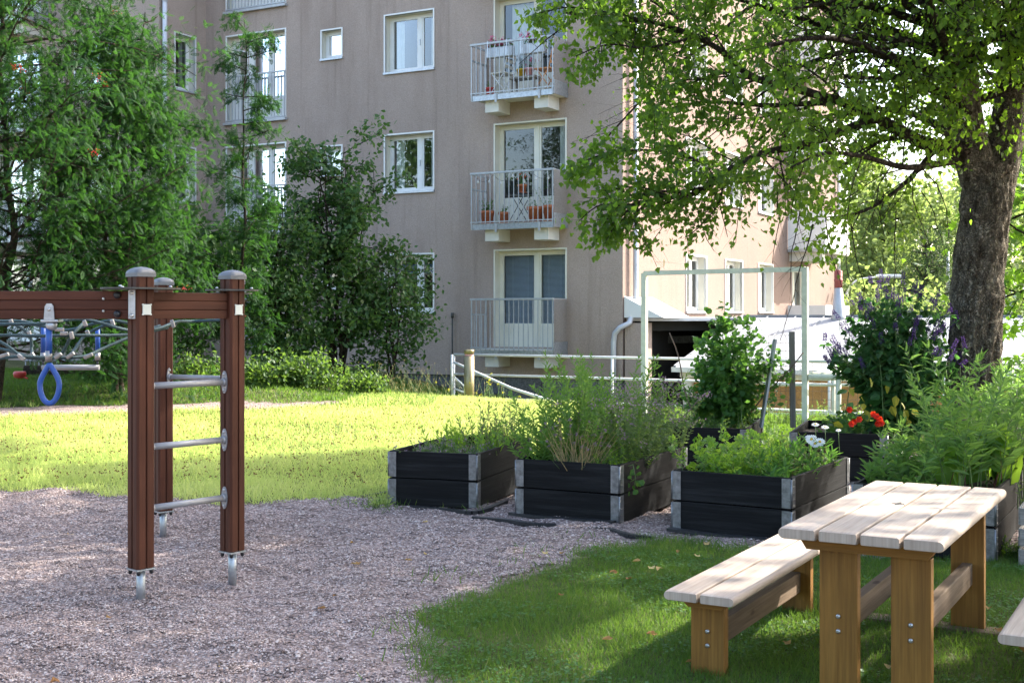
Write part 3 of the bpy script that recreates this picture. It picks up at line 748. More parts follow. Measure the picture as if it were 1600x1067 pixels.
# ------------------------------------------------------------------ climbing frame
cfA = Vector((-1.825, 5.98, 0)); cfB = Vector((-1.474, 6.41, 0)); cfC = Vector((-2.215, 7.72, 0)); cfD = Vector((-1.712, 7.48, 0))
frame = empty('climbing_frame', (-1.9, 6.8, 0), 0, 'brown playground climbing frame with ladder rungs and rounded grey post caps', 'climbing frame')
def post(p, rz, ztop=1.584, w=.098):
    M0 = Matrix.Translation(p) @ Matrix.Rotation(rz, 4, 'Z')
    h = w / 2; g = .005; c = .010; gd = .007
    def side(k):   # side profile along +x edge of a square, with a groove in the middle and chamfered corners
        pts = [(h, -h + c), (h, -g), (h - gd, -g), (h - gd, g), (h, g), (h, h - c), (h - c, h)]
        a = k * PI / 2; return [(x * math.cos(a) - y * math.sin(a), x * math.sin(a) + y * math.cos(a)) for x, y in pts]
    poly = []
    for k in range(4): poly += side(k)
    mb = MB(); n = len(poly)
    z0 = .155; M1 = M0
    n0 = 0
    for z in (z0, ztop):
        for q_ in poly: mb.v.append(M0 @ Vector((q_[0], q_[1], z)))
    for i in range(n):
        j = (i + 1) % n; e = i * .03
        mb.face([i, j, n + j, n + i], [(z0, e), (z0, e + .03), (ztop, e + .03), (ztop, e)])
    mb.face([i for i in range(n)][::-1]); mb.face([n + i for i in range(n)])
    po = mb.build('post', M['playwood'], frame)
    # rounded pyramid cap
    cp = MB(); hw = h + .006; rows = [(1.0, ztop - .004), (1.0, ztop + .014), (.93, ztop + .025), (.70, ztop + .036), (.38, ztop + .043), (.0, ztop + .046)]
    n0 = 0; K = 16
    for f, z in rows:
        for k in range(K):
            a = 2 * PI * k / K + PI / 4; ca, sa = math.cos(a), math.sin(a)
            sq = 1 / max(abs(ca), abs(sa)); rr = sq * (1 - .12 * (sq - 1)) * hw * f
            cp.v.append(M0 @ Vector((ca * rr, sa * rr, z)))
    for i in range(len(rows) - 1):
        for k in range(K):
            k2 = (k + 1) % K; cp.face([i * K + k, i * K + k2, (i + 1) * K + k2, (i + 1) * K + k], None, 0, i > 0)
    cp.build('post_cap', M['cap'], po)
    ft = MB(); ft.tube([p + Vector((0, 0, -.05)), p + Vector((0, 0, .165))], .022, 12); 
    ft.build('steel_foot', M['galv'], po)
    fp = MB(); fp.box(None, (w * 1.02, w * 1.02, .008), mat=M0 @ Matrix.Translation((0, 0, .149))); fp.build('foot_plate', M['galv'], po)
    for dx, dy in ((-1, -1), (1, -1), (1, 1), (-1, 1)):
        fb = MB(); fb.lathe(M0 @ Vector((dx * .036, dy * .036, .144)), [(.009, 0), (.011, -.004), (.009, -.018), (.004, -.022)][::-1], 8); fb.build('foot_screw', M['blackplastic'], po)
    return po, M0
dAB = (cfB - cfA).normalized(); angAB = math.atan2(dAB.y, dAB.x)
rzp = R(45 + 4)
pA, MA = post(cfA, rzp); pB, MB_ = post(cfB, rzp + R(3)); pC, MC = post(cfC, R(39)); pD, MD = post(cfD, R(40))
for Mx, po in ((MA, pA), (MB_, pB)):
    r_ = MB(); r_.box(None, (.047, .006, .052), mat=Mx @ Matrix.Rotation(0, 4, 'Z') @ Matrix.Translation((.0, -.052, 1.42)), bev=.004)
    for sx in (-1, 1):
        for sz in (-1, 1): r_.box(None, (.008, .008, .008), mat=Mx @ Matrix.Translation((sx * .022, -.0525, 1.42 + sz * .0245)), bev=.002)
    r_.build('reflector', M['reflector'], po)
def grooved_beam(a, b, z0, z1, thick=.045):
    mb = MB(); d = (b - a); n = 3; hh = (z1 - z0) / n
    for i in range(n):
        zz = z0 + hh * (i + .5); mb.bar(Vector((a.x, a.y, zz)), Vector((b.x, b.y, zz)), thick, hh - .004, bev=.003)
    mb.bar(Vector((a.x, a.y, (z0 + z1) / 2)), Vector((b.x, b.y, (z0 + z1) / 2)), thick - .016, (z1 - z0) - .01)
    return mb.build('beam', M['playwood'], frame)
off = Vector((0, -.0, 0))
bm1 = grooved_beam(cfA + Vector((-3.2, -.02, 0)), cfA + Vector((-.045, -.02, 0)), 1.372, 1.512, .055)
bm2 = grooved_beam(cfA + dAB * .05, cfB - dAB * .05, 1.372, 1.508)
dCD = (cfD - cfC).normalized()
for i, px in enumerate((161, 161)):
    z = 1.4 + (490 - (467 if i == 0 else 486)) / 318
    r_ = MB(); c_ = Vector(((162 - 800) / F * 5.93, 5.93, z)); r_.lathe(c_, [(.007, .0), (.007, .006), (.004, .009)], 10, M=Matrix.Rotation(R(90), 4, 'X')); r_.build('bolt', M['bolt'], frame)
    r_ = MB(); c_ = Vector(((184 - 800) / F * 5.93, 5.925, 1.4 + (490 - (461.5 if i == 0 else 490.5)) / 318)); r_.lathe(c_, [(.018, 0), (.018, .006), (.014, .014), (.006, .019)], 12, M=Matrix.Rotation(R(90), 4, 'X')); r_.build('bolt_cover', M['blackplastic'], frame)
r_ = MB(); c_ = Vector(((205.5 - 800) / F * 5.91, 5.915, 1.445)); r_.box(c_, (.034, .005, .142), bev=.0022); bp_ = r_.build('bracket_plate', M['galv'], frame)
for dz in (-.055, .055):
    r_ = MB(); r_.lathe(c_ + Vector((0, -.003, dz)), [(.010, 0), (.010, .004), (.005, .008)], 10, M=Matrix.Rotation(R(90), 4, 'X')); r_.build('bolt', M['bolt'], bp_)
def corner_plate(p, r, sx, rz):
    poly = []; n = 40
    for k in range(n):
        a = 2 * PI * k / n; rr = r * (1 + .10 * math.cos(3 * a)); poly.append((rr * math.cos(a) * sx, rr * math.sin(a)))
    mb = MB(); mb.prism(poly, 1.519, 1.5275, Matrix.Translation(p) @ Matrix.Rotation(rz, 4, 'Z'))
    o = mb.build('corner_plate', M['plate'], frame)
    for k in range(3):
        a = rz + 2 * PI * k / 3 + .1; q_ = p + Vector((math.cos(a) * r * .82 * sx, math.sin(a) * r * .82, 1.531)); b_ = MB(); b_.lathe(q_, [(.009, 0), (.009, .004), (.004, .008)], 10); b_.build('bolt', M['bolt'], o)
corner_plate(cfA + Vector((-.03, .05, 0)), .19, 1.0, R(10)); corner_plate(cfB + Vector((-.02, .04, 0)), .135, 1.0, R(0)); corner_plate(cfD + Vector((.0, .0, 0)), .12, 1, R(80))
def rung(a, b, z, ends=(True, True)):
    d = (b - a).normalized(); mb = MB()
    p0 = Vector((a.x, a.y, z)) + d * .0505; p1 = Vector((b.x, b.y, z)) - d * .0505
    mb.tube([p0, p1], .0165, 14); o = mb.build('rung', M['rung'], frame)
    for q_, sgn in ((p0, 1), (p1, -1)):
        # elliptical end plate flat against the post face
        poly = [(.022 * math.cos(2 * PI * k / 24), .059 * math.sin(2 * PI * k / 24)) for k in range(24)]
        y = Vector((0, 0, 1)); zc = d * sgn; x = y.cross(zc)
        T = Matrix(((x.x, y.x, zc.x, q_.x), (x.y, y.y, zc.y, q_.y), (x.z, y.z, zc.z, q_.z), (0, 0, 0, 1)))
        e = MB(); e.prism(poly, -.002, .004, T); pl_ = e.build('end_plate', M['rung'], o)
        e = MB(); e.tube([q_ + zc * .004, q_ + zc * .02], [.023, .0175], 14); e.build('collar', M['rung'], o)
        for dz in (-.042, .042):
            e = MB(); e.lathe(q_ + zc * .004 + Vector((0, 0, dz)), [(.007, 0), (.007, .003), (.003, .006)], 8, M=zc.to_track_quat('Z', 'Y').to_matrix().to_4x4()); e.build('screw', M['bolt'], o)
for z in (1.042, .74, .437): rung(cfA, cfB, z)
rung(cfC, cfD, 1.0)

# hanging ring
def P6(px, py, Y=6.0): return PX(px, py, Y)
ring = empty('hanging_ring', P6(77, 478, 5.95), 0, 'blue plastic teardrop ring on a short strap hanging under the brown beam', 'play ring')
mb = MB(); c_ = P6(77, 490, 5.925); s = 1 / 318.
poly = [(-.026, -.035), (.026, -.035), (.021, .03), (.012, .044), (-.012, .044), (-.021, .03)]
mb.prism(poly, -.004, .004, Matrix.Translation(c_ + Vector((0, 0, .005))) @ Matrix.Rotation(R(90), 4, 'X'))
mb.box(c_ + Vector((0, .035, -.035)), (.085, .075, .012), bev=.003); mb.lathe(c_ + Vector((0, .03, -.07)), [(.016, -.01), (.025, 0), (.027, .02), (.02, .03)], 14)
mb.build('bracket', M['galv'], ring)
mb = MB(); mb.lathe(c_ + Vector((0, -.005, .02)), [(.008, 0), (.008, .003), (.004, .006)], 10, M=Matrix.Rotation(R(90), 4, 'X')); mb.build('bolt', M['bolt'], ring)
mb = MB(); mb.tube([P6(76.5, 512, 5.955), P6(76.5, 552, 5.955)], .0155, 12); mb.build('strap_sleeve', M['blue'], ring)
mb = MB(); mb.tube([P6(76, 548, 5.955), P6(76, 565, 5.955)], .0165, 12); mb.build('clamp', M['aluminium'], ring)
pts = []
for k in range(40):
    a = 2 * PI * k / 40; x = math.sin(a); yy = math.cos(a)
    taper = 1 - .62 * max(0, yy) ** 1.6
    pts.append(P6(77.5 + 15.2 * x * taper * (1 - .1 * max(0, yy)), 600 - 30 * yy, 5.955))
mb = MB(); mb.tube(pts, .0135, 12, closed=True); mb.build('loop', M['blue'], ring)
# trapeze
tr = empty('trapeze_bar', P6(108, 478, 7.3), 0, 'grey trapeze bar hanging on two blue tubes behind the hanging ring', 'trapeze bar')
for px in (67.5, 152.5):
    mb = MB(); mb.tube([P6(px, 506 if px < 100 else 512, 7.3), P6(px, 552, 7.3)], .015, 10); mb.build('sleeve', M['blue'], tr)
    mb = MB(); mb.tube([P6(px, 551, 7.3), P6(px, 563, 7.3)], .017, 10); mb.build('clamp', M['aluminium'], tr)
    mb = MB(); mb.tube([P6(px, 470, 7.3), P6(px, 507, 7.3)], .006, 8); mb.tube([P6(px, 562, 7.3), P6(px, 574, 7.3)], .007, 8); mb.build('hanger', M['blackplastic'], tr)
mb = MB(); mb.tube([P6(66, 574, 7.3), P6(155, 574, 7.3)], .0165, 12); mb.build('bar', M['rung'], tr)
mb = MB(); mb.bar(P6(-140, 470, 7.3), cfC + Vector((0, -.05, 1.44)), .05, .10, bev=.004); mb.build('rear_beam', M['playwood'], frame)

# rope net
M['rope'] = simple('green_black_rope', (.028, .062, .065), .6, var=.45, scale=90, bmp=.6, bscale=220)
net = empty('rope_net', P6(100, 560, 7.0), 0, 'sagging dark teal climbing rope net with metal clamps behind the beam', 'rope net')
def curve(pts, n=8):
    P = [Vector(p) for p in pts]; out = []
    for i in range(len(P) - 1):
        p0 = P[max(i - 1, 0)]; p1 = P[i]; p2 = P[i + 1]; p3 = P[min(i + 2, len(P) - 1)]
        for k in range(n):
            t = k / n; out.append(.5 * ((2 * p1) + (p2 - p0) * t + (2 * p0 - 5 * p1 + 4 * p2 - p3) * t * t + (3 * p1 - p0 - 3 * p2 + p3) * t ** 3))
    out.append(P[-1]); return out
ropes = [
 [(-60, 512, 6.6), (0, 507, 6.6), (62, 506, 6.6), (130, 499, 6.7), (200, 516, 6.8), (245, 514, 7.0), (275, 503, 7.3), (300, 502, 7.6), (345, 500, 7.5)],
 [(-60, 500, 7.0), (0, 502, 7.0), (40, 503, 7.0), (100, 516, 7.0), (150, 505, 7.0), (178, 501, 7.0), (215, 508, 7.1), (250, 512, 7.2), (275, 505, 7.3)],
 [(-60, 527, 6.7), (0, 524, 6.7), (60, 525, 6.7), (112, 524, 6.7), (200, 523, 6.9), (262, 512, 7.2)],
 [(-60, 515, 6.9), (0, 534, 6.8), (32, 555, 6.75), (60, 560, 6.75), (92, 557, 6.75), (112, 525, 6.7), (132, 503, 6.8)],
 [(-60, 566, 6.7), (0, 560, 6.7), (32, 557, 6.7), (80, 559, 6.75), (130, 557, 6.8), (160, 545, 6.9), (200, 528, 7.0), (250, 509, 7.2)],
 [(18, 504, 7.1), (46, 523, 7.1), (50, 550, 7.1), (56, 559, 6.9)],
 [(178, 502, 7.1), (136, 522, 7.1), (118, 545, 7.0), (106, 558, 6.9)],
 [(-60, 540, 7.2), (0, 545, 7.2), (40, 556, 7.1)],
]
for rr in ropes:
    pts = curve([P6(*q) for q in rr], 7); mb = MB(); mb.tube(pts, [.0088 * (1 + .09 * (i % 2)) for i in range(len(pts))], 9); mb.build('rope', M['rope'], net)
for (px, py, Y, dx, dy) in ((93, 515, 6.65, 7, 0), (100, 521, 6.65, 6, 0), (33, 558, 6.7, 6, 4), (7, 555, 6.7, 7, -2), (52, 556, 6.8, 3, 5), (91, 556, 6.7, 5, -4), (110, 555, 6.75, 6, -4), (138, 556, 6.75, 7, -3), (133, 505, 6.7, 1.5, 5), (176, 504, 6.9, 1.5, 5), (112, 524, 6.65, 1.5, 6), (18, 504, 6.8, 1.5, 5), (46, 521, 6.9, 1.5, 4), (137, 520, 6.9, 1.5, 4), (270, 506, 7.05, 2, 6)):
    mb = MB(); mb.bar(P6(px - dx, py - dy, Y), P6(px + dx, py + dy, Y), .021, .021, up=Vector((0, 1, 0)), bev=.006); mb.build('clamp', M['aluminium'], net)

# ------------------------------------------------------------------ planters of folding boards
def planter(name_label, FL, FR, BL, h=.40, group='black wooden planters', zoff=0.0):
    FL = Vector((FL[0], FL[1], 0)); FR = Vector((FR[0], FR[1], 0)); BL = Vector((BL[0], BL[1], 0)); BR = FR + BL - FL
    ctr = (FL + BR) / 2; z0 = zg(ctr.x, ctr.y) + zoff
    root = empty('planter', (ctr.x, ctr.y, z0), 0, name_label, 'planter', group)
    cs = [FL, FR, BR, BL]; th = .021; hh = h / 2
    for lev in range(2):
        zc = z0 + hh * (lev + .5) + .001 * lev
        for i in range(4):
            a = cs[i]; b = cs[(i + 1) % 4]; d = (b - a).normalized(); n_ = Vector((-d.y, d.x, 0))
            mb = MB(); jig = random.uniform(-.003, .003)
            mb.bar(a + d * .012 + n_ * (th / 2 + .001 + abs(jig)) + Vector((0, 0, zc)), b - d * .012 + n_ * (th / 2 + .001 + abs(jig)) + Vector((0, 0, zc)), th, hh - .006, bev=.003)
            mb.build('board', M['blackwood'], root)
        for i in range(4):
            c_ = cs[i]; a = cs[i - 1]; b = cs[(i + 1) % 4]
            hg = MB()
            for d in ((a - c_).normalized(), (b - c_).normalized()):
                n_ = Vector((-d.y, d.x, 0))
                if (ctr - c_).dot(n_) > 0: n_ = -n_
                hg.bar(c_ + d * .006 + n_ * .0035 + Vector((0, 0, zc)), c_ + d * .062 + n_ * .0035 + Vector((0, 0, zc)), .003, hh - .016)
                for k in range(5):
                    zz = z0 + hh * lev + hh * (k + .5) / 5
                    hg.bar(c_ + d * .006 + n_ * .006 + Vector((0, 0, zz)), c_ + d * .044 + n_ * .006 + Vector((0, 0, zz + .004)), .005, .004)
            hg.tube([c_ + Vector((0, 0, z0 + hh * lev + .012)), c_ + Vector((0, 0, z0 + hh * (lev + 1) - .012))], .007, 8)
            hg.build('hinge', M['hinge'], root)
    so_ = MB(); ins = .026
    def inn(p): return p + (ctr - p).normalized() * ins * 1.5
    nn = 14; grid = []
    for j in range(nn + 1):
        for i in range(nn + 1):
            p = inn(FL).lerp(inn(FR), i / nn).lerp(inn(BL).lerp(inn(BR), i / nn), j / nn)
            so_.v.append(Vector((p.x, p.y, z0 + h - .075 + random.uniform(-.02, .02))))
    for j in range(nn):
        for i in range(nn):
            k = j * (nn + 1) + i; so_.face([k, k + 1, k + nn + 2, k + nn + 1], None, 0, True)
    so_.build('soil', M['soil'], root)
    return root, cs, z0 + h - .075
def corners(fl, deg, w, L):
    fl = Vector((fl[0], fl[1], 0)); a = R(deg); d = Vector((math.cos(a), -math.sin(a), 0)); n_ = Vector((math.sin(a), math.cos(a), 0))
    return fl, fl + d * w, fl + n_ * L
PL = {}
for key, lab, fl, deg, w, L in (
  ('A', 'black planter nearest the sunny lawn with short grassy herbs and mauve thyme', (-.915, 9.02), 19, .70, 1.25),
  ('B', 'black planter with tall feathery herbs and a fan of dry chive stems', (.027, 8.46), 28, .78, 1.30),
  ('C', 'black planter filled with bright green lovage and white daisies beside the bench', (1.048, 7.96), 30.5, .80, 1.32),
  ('D', 'black planter behind the daisies holding the tall pea bush and a wooden stake', (1.32, 10.90), 18, .78, 1.2),
  ('E', 'black planter with red nasturtiums and the purple-spiked hyssop', (2.39, 10.45), 20, .80, 1.2),
  ('F', 'black planter behind the picnic table with tall lance-leaved stems', (2.03, 7.25), 29.5, .80, 1.2),
  ('H', 'black planter half hidden beyond the tall lance-leaved stems', (3.62, 9.45), 24, .80, 1.2)):
    PL[key] = planter(lab, *corners(fl, deg, w, L))
def in_planter(key, u, v):
    r_, cs, zt = PL[key]; p = cs[0] + (cs[1] - cs[0]) * u + (cs[3] - cs[0]) * v; return Vector((p.x, p.y, zt))

# ground edging strips
ed = MB()
def strip(pts, h=.03, hw=.008):
    pts = curve([Vector((x, y, zg(x, y) + h * .35)) for x, y in pts], 6)
    for a, b in zip(pts[:-1], pts[1:]): ed.bar(a, b, hw * 2, h)
def edg(label, pts, h=.03, hw=.008):
    global ed
    ed = MB(); strip(pts, h, hw); p0 = pts[0]
    o = ed.build('edging_strip', M['edging'], None, origin=(p0[0], p0[1], 0)); tag(o, label, 'edging', 'black edging strips in the gravel')
edg('black edging strip lying in the gravel in front of the chive planter', [g2(738, 811), g2(790, 814), g2(830, 820), g2(868, 822)], .022, .02)
edg('black edging strip between the gravel and the grass before the daisy planter', [g2(905, 829), g2(950, 832), g2(985, 840), g2(1018, 842)], .022, .02)
edg('black edging cloth peeking under the front of the daisy planter', [g2(1044, 829), g2(1120, 836), g2(1225, 845)], .02, .03)
edg('black edging cloth under the front edge of the chive planter', [g2(797, 803), g2(870, 811), g2(960, 820)], .02, .025)
edg('black edging strip round the foot of the thyme planter', [g2(640, 789), g2(700, 796), g2(745, 801), g2(790, 785)], .025, .02)
edg('black edging strip running left from the thyme planter into the lawn', [g2(530, 782), g2(565, 776), g2(605, 768)], .02, .02)

# wooden crate at the far right
cr = empty('wooden_crate', (2.98, 6.72, zg(2.98, 6.72)), 0, 'weathered grey slatted wooden crate at the right edge behind the table', 'crate')
a_ = R(29); d_ = Vector((math.cos(a_), -math.sin(a_), 0)); n_ = Vector((math.sin(a_), math.cos(a_), 0)); fl = Vector((2.80, 6.70, 0))
for lev in range(3):
    for (p, q) in ((fl, fl + d_ * .5), (fl, fl + n_ * .7), (fl + n_ * .7, fl + n_ * .7 + d_ * .5), (fl + d_ * .5, fl + d_ * .5 + n_ * .7)):
        mb = MB(); z = .055 + lev * .115; mb.bar(p + Vector((0, 0, z)), q + Vector((0, 0, z)), .018, .095, bev=.003); mb.build('slat', M['greywood'], cr)

# ------------------------------------------------------------------ picnic table and benches
ta = R(30); tw = Vector((math.cos(ta), -math.sin(ta), 0)); tl = Vector((math.sin(ta), math.cos(ta), 0))
def plank(mb, o, u0, u1, v0, v1, z0, z1, bev, nose=0):
    c_ = o + tw * ((u0 + u1) / 2) + tl * ((v0 + v1) / 2) + Vector((0, 0, (z0 + z1) / 2))
    T = Matrix(((tw.x, tl.x, 0, c_.x), (tw.y, tl.y, 0, c_.y), (0, 0, 1, c_.z), (0, 0, 0, 1)))
    mb.box(None, (u1 - u0, v1 - v0, z1 - z0), mat=T, bev=bev)
def trestle(root, o, W, L, H, nb, legw, legu, th=.042, str_z=(.26, .35), under=.045, legends=(.13, .13)):
    g = .012; bw = (W - g * (nb - 1)) / nb
    for i in range(nb):
        mb = MB(); c_ = o + tw * (i * (bw + g) + bw / 2) + tl * (L / 2) + Vector((0, 0, H - th / 2))
        # long plank with rounded outer edges
        r = th / 2 * .92; poly = []
        for (sx, sy) in ((1, 1), (-1, 1), (-1, -1), (1, -1)):
            outer = (sx == 1 and i == nb - 1) or (sx == -1 and i == 0); rr = r if outer else .006
            for k in range(6):
                a = {(1, 1): 0, (-1, 1): 90, (-1, -1): 180, (1, -1): 270}[(sx, sy)] + k * 18
                poly.append((sx * (bw / 2 - rr) + rr * math.cos(R(a)), sy * (th / 2 - rr) + rr * math.sin(R(a))))
        # profile in (width, z), extruded along the length with softened ends
        secs = [(-L / 2, .80), (-L / 2 + .006, .93), (-L / 2 + .018, 1), (L / 2 - .018, 1), (L / 2 - .006, .93), (L / 2, .80)]
        n0 = 0; n = len(poly)
        for y_, sc in secs:
            for (x_, z_) in poly: mb.v.append(c_ + tw * (x_ * (1 - (1 - sc) * .12)) + tl * y_ + Vector((0, 0, z_ * sc - (0 if z_ < 0 else 0))))
        off_ = random.random() * 9
        for s_ in range(len(secs) - 1):
            for k in range(n):
                k2 = (k + 1) % n; u0_ = secs[s_][0] + off_; u1_ = secs[s_ + 1][0] + off_
                mb.face([s_ * n + k, (s_ + 1) * n + k, (s_ + 1) * n + k2, s_ * n + k2][::-1], [(u0_, poly[k][0] + off_), (u1_, poly[k][0] + off_), (u1_, poly[k2][0] + off_), (u0_, poly[k2][0] + off_)][::-1], 0, abs(poly[k][0] - poly[k2][0]) < .02)
        mb.face([k for k in range(n)], [(p[1] * .3 + off_, p[0]) for p in poly]); mb.face([(len(secs) - 1) * n + k for k in range(n)][::-1], [(p[1] * .3 + off_, p[0]) for p in poly][::-1])
        mb.build('top_board' if nb > 2 else 'seat_board', M['tablewood'], root)
    for v in (legends[0], L - legends[1]):
        mb = MB()   # cross batten with slanted ends
        poly = [(.045, H - th - .002), (.075, H - th - under), (W - .075, H - th - under), (W - .045, H - th - .002)]
        T = Matrix(((tw.x, 0, tl.x, o.x), (tw.y, 0, tl.y, o.y), (0, 1, 0, 0), (0, 0, 0, 1)))
        mb.prism(poly, v - .055, v + .055, T); 
        mb.build('batten', M['legwood'], root)
        for (u0, u1) in legu:
            mb = MB(); z0 = -.05; plank(mb, o, u0, u1, v - .024, v + .024, z0, H - th - under - .002, .003)
            lg = mb.build('leg', M['legwood'], root)
            if v == legends[0]:
                for zz in (str_z[0] + .02, str_z[1] - .02):
                    b_ = MB(); c_ = o + tw * ((u0 + u1) / 2) + tl * (v - .024) + Vector((0, 0, zz)); b_.lathe(c_, [(.009, -.001), (.009, .003), (.004, .007)], 10, M=(-tl).to_track_quat('Z', 'Y').to_matrix().to_4x4()); b_.build('bolt', M['bolt'], lg)
    for (u0, u1) in legu:
        mb = MB(); um = (u0 + u1) / 2; plank(mb, o, um - .022, um + .022, legends[0] + .025, L - legends[1] - .025, str_z[0], str_z[1], .004)
        mb.build('stretcher', M['railwood'], root)
TO = Vector((.975, 4.46, 0))
tb = empty('picnic_table', TO + tw * .29 + tl * .72, 0, 'small wooden picnic table with sun-bleached board top and orange-brown legs', 'table')
trestle(tb, TO, .585, 1.45, .62, 4, .14, ((.115, .255), (.375, .515)), .044, (.21, .305), .048, (.16, .14))
b1 = empty('bench', Vector((.588, 4.70, 0)) + tw * .14 + tl * .7, 0, 'low wooden bench with bleached two-board seat left of the picnic table', 'bench', 'benches at the picnic table')
trestle(b1, Vector((.588, 4.72, 0)), .285, 1.42, .33, 2, .13, ((.075, .212),), .040, (.09, .185), .030, (.12, .14))
bo = TO + tw * .755 + tl * .0
b2 = empty('bench', bo + tw * .14 + tl * .7, 0, 'second low bench right of the table, only its bleached corner in view', 'bench', 'benches at the picnic table')
trestle(b2, bo, .285, 1.42, .33, 2, .13, ((.075, .212),), .040, (.09, .185), .030, (.12, .14))
mb = MB(); mb.prism([(.045, 0), (.012, .010), (.004, .026), (-.006, .011), (-.04, .006), (-.012, -.010), (.004, -.024), (.014, -.010)], .612, .6212, Matrix.Translation((1.585, 4.99, 0)) @ Matrix.Rotation(R(60), 4, 'Z')); mb.build('parasol_hole_shade', M['dark'], tb)  # dark piece on the boards, stands in for shade inside the hole
for k, (u0, u1, v) in enumerate(((-.02, .62, 1.29),)):
    mb = MB(); plank(mb, TO, u0, u1, v - .06, v + .06, -.0, .022, .004); mb.build('foot_board', M['railwood'], tb)

# ------------------------------------------------------------------ white rail fence at the lawn's edge
fen = empty('rail_fence', (-1.18, 24.7, -.4), 0, 'thin white tube rail fence along the edge above the garage drive', 'fence')
fd = -D1; f0 = Vector((-1.18, 24.7, 0))
for z in (.57, .17, -.30):
    mb = MB(); s0 = 0 if z > 0 else 1.2; mb.tube([f0 + fd * s0 + Vector((0, 0, z)), f0 + fd * 4 + Vector((0, 0, z)), f0 + fd * 9.5 + Vector((0, 0, z))], .026, 8); mb.build('rail', M['white'], fen)
for s_ in (0, 3.5, 5.6, 7.6, 9.5):
    mb = MB(); q_ = f0 + fd * s_; mb.tube([q_ + Vector((0, 0, -.75)), q_ + Vector((0, 0, .57))], .026, 8); mb.build('post', M['white'], fen)
rp2 = empty('stair_handrail', (-.9, 24.3, -.4), 0, 'white sloping handrail going down beside the bronze bollard', 'handrail')
mb = MB(); mb.tube([PX(709, 566, 24.2), PX(740, 580, 24.0), PX(800, 607, 22.5), PX(872, 630, 21.0)], .028, 8); mb.build('handrail', M['white'], rp2)
for (a, b) in (((709, 588, 24.3), (728, 606, 24.2)), ((709, 607, 24.3), (728, 614, 24.2))):
    mb = MB(); mb.tube([PX(*a), PX(*b)], .02, 8); mb.build('strut', M['white'], rp2)
mb = MB(); mb.tube([PX(706, 554, 24.25), PX(706, 622, 24.25)], .024, 8); mb.build('post', M['white'], rp2)
# near, greyer fence in front of the garage with wire mesh
nf = empty('wire_fence', (4.4, 17.5, -.3), 0, 'pale rail and wire mesh fence in front of the ochre garage wall', 'fence')
for (py) in (564.5, 601, 647):
    mb = MB(); mb.tube([PX(1195, py - (1 if py < 570 else 0), 19.0), PX(1700, py + (6 if py < 570 else 2), 17.0)], .024, 8); mb.build('rail', M['greenwhite'], nf)
for px in (1302, 1440, 1580):
    Y = 19 - (px - 1195) / 505 * 2; mb = MB(); mb.tube([PX(px, 564, Y), PX(px, 700, Y)], .03, 8); mb.build('post', M['greenwhite'], nf)
mb = MB()
M['wire'] = simple('mesh_wire', (.16, .12, .09), .6, .3, var=.3)
for px in range(1200, 1440, 14): Y = 19.05 - (px - 1195) / 505 * 2; mb.tube([PX(px, 566, Y), PX(px, 646, Y)], .003, 4)
for py in range(572, 646, 13): mb.tube([PX(1197, py, 19.04), PX(1440, py + 1, 18.08)], .003, 4)
mb.build('wire_mesh', M['wire'], nf)

# ------------------------------------------------------------------ carpet-beating frame (goal shaped)
gl = empty('carpet_beating_frame', (2.7, 15.7, 0), 0, 'goal-shaped flaking pale green tube frame with slatted side rack', 'carpet frame')
ga = Vector((1.775, 16.3, 0)); gb = Vector((3.665, 15.2, 0))
mb = MB(); mb.box(ga + Vector((0, 0, .92)), (.07, .07, 2.05), rz=R(-30)); mb.build('post', M['greenwhite'], gl)
mb = MB(); mb.box(gb + Vector((0, 0, .94)), (.07, .07, 2.08), rz=R(-30)); mb.build('post', M['greenwhite'], gl)
mb = MB(); mb.bar(ga + Vector((0, 0, 1.94)), gb + Vector((0, 0, 1.955)), .07, .06); mb.build('crossbar', M['greenwhite'], gl)
ra = gb + Vector((.03, -.03, .61)); rd = Vector((.87, -.1, 0)); re_ = Vector((.55, .83, 0))
mb = MB(); mb.tube([ra, ra + rd * 1.0], .04, 10); mb.build('rack_rail', M['greenwhite'], gl); mb = MB(); mb.tube([ra + re_ * .9 , ra + re_ * .9 + rd * 1.0], .03, 8); mb.build('rack_rail', M['greenwhite'], gl)
for k in range(7):
    mb = MB(); q_ = ra + rd * (.04 + k * .15) + Vector((0, 0, .04)); mb.tube([q_, q_ + re_ * .9], .022, 8); mb.build('rack_slat', M['greenwhite'], gl)
for q_ in (ra + rd * .42,):
    mb = MB(); mb.tube([q_ - Vector((0, 0, .75)), q_ - Vector((0, 0, .02))], .035, 10); mb.build('rack_leg', M['greenwhite'], gl)

# bollard lamp
bb = GP(733, 617); bz = zg(bb.x, bb.y)
bo_ = empty('bollard_lamp', (bb.x, bb.y, bz), 0, 'round bronze bollard lamp standing at the end of the white rail fence', 'bollard')
mb = MB(); mb.lathe(bb + Vector((0, 0, bz - .2)), [(.088, 0), (.088, 1.00)], 24); mb.build('column', M['bollard'], bo_)
mb = MB(); mb.lathe(bb + Vector((0, 0, bz - .2)), [(.078, 1.0), (.078, 1.035)], 24); mb.build('light_band', M['pinkp'], bo_)
mb = MB(); mb.lathe(bb + Vector((0, 0, bz - .2)), [(.088, 1.035), (.088, 1.10), (.084, 1.108), (.03, 1.112)], 24); mb.build('cap', M['bollard'], bo_)

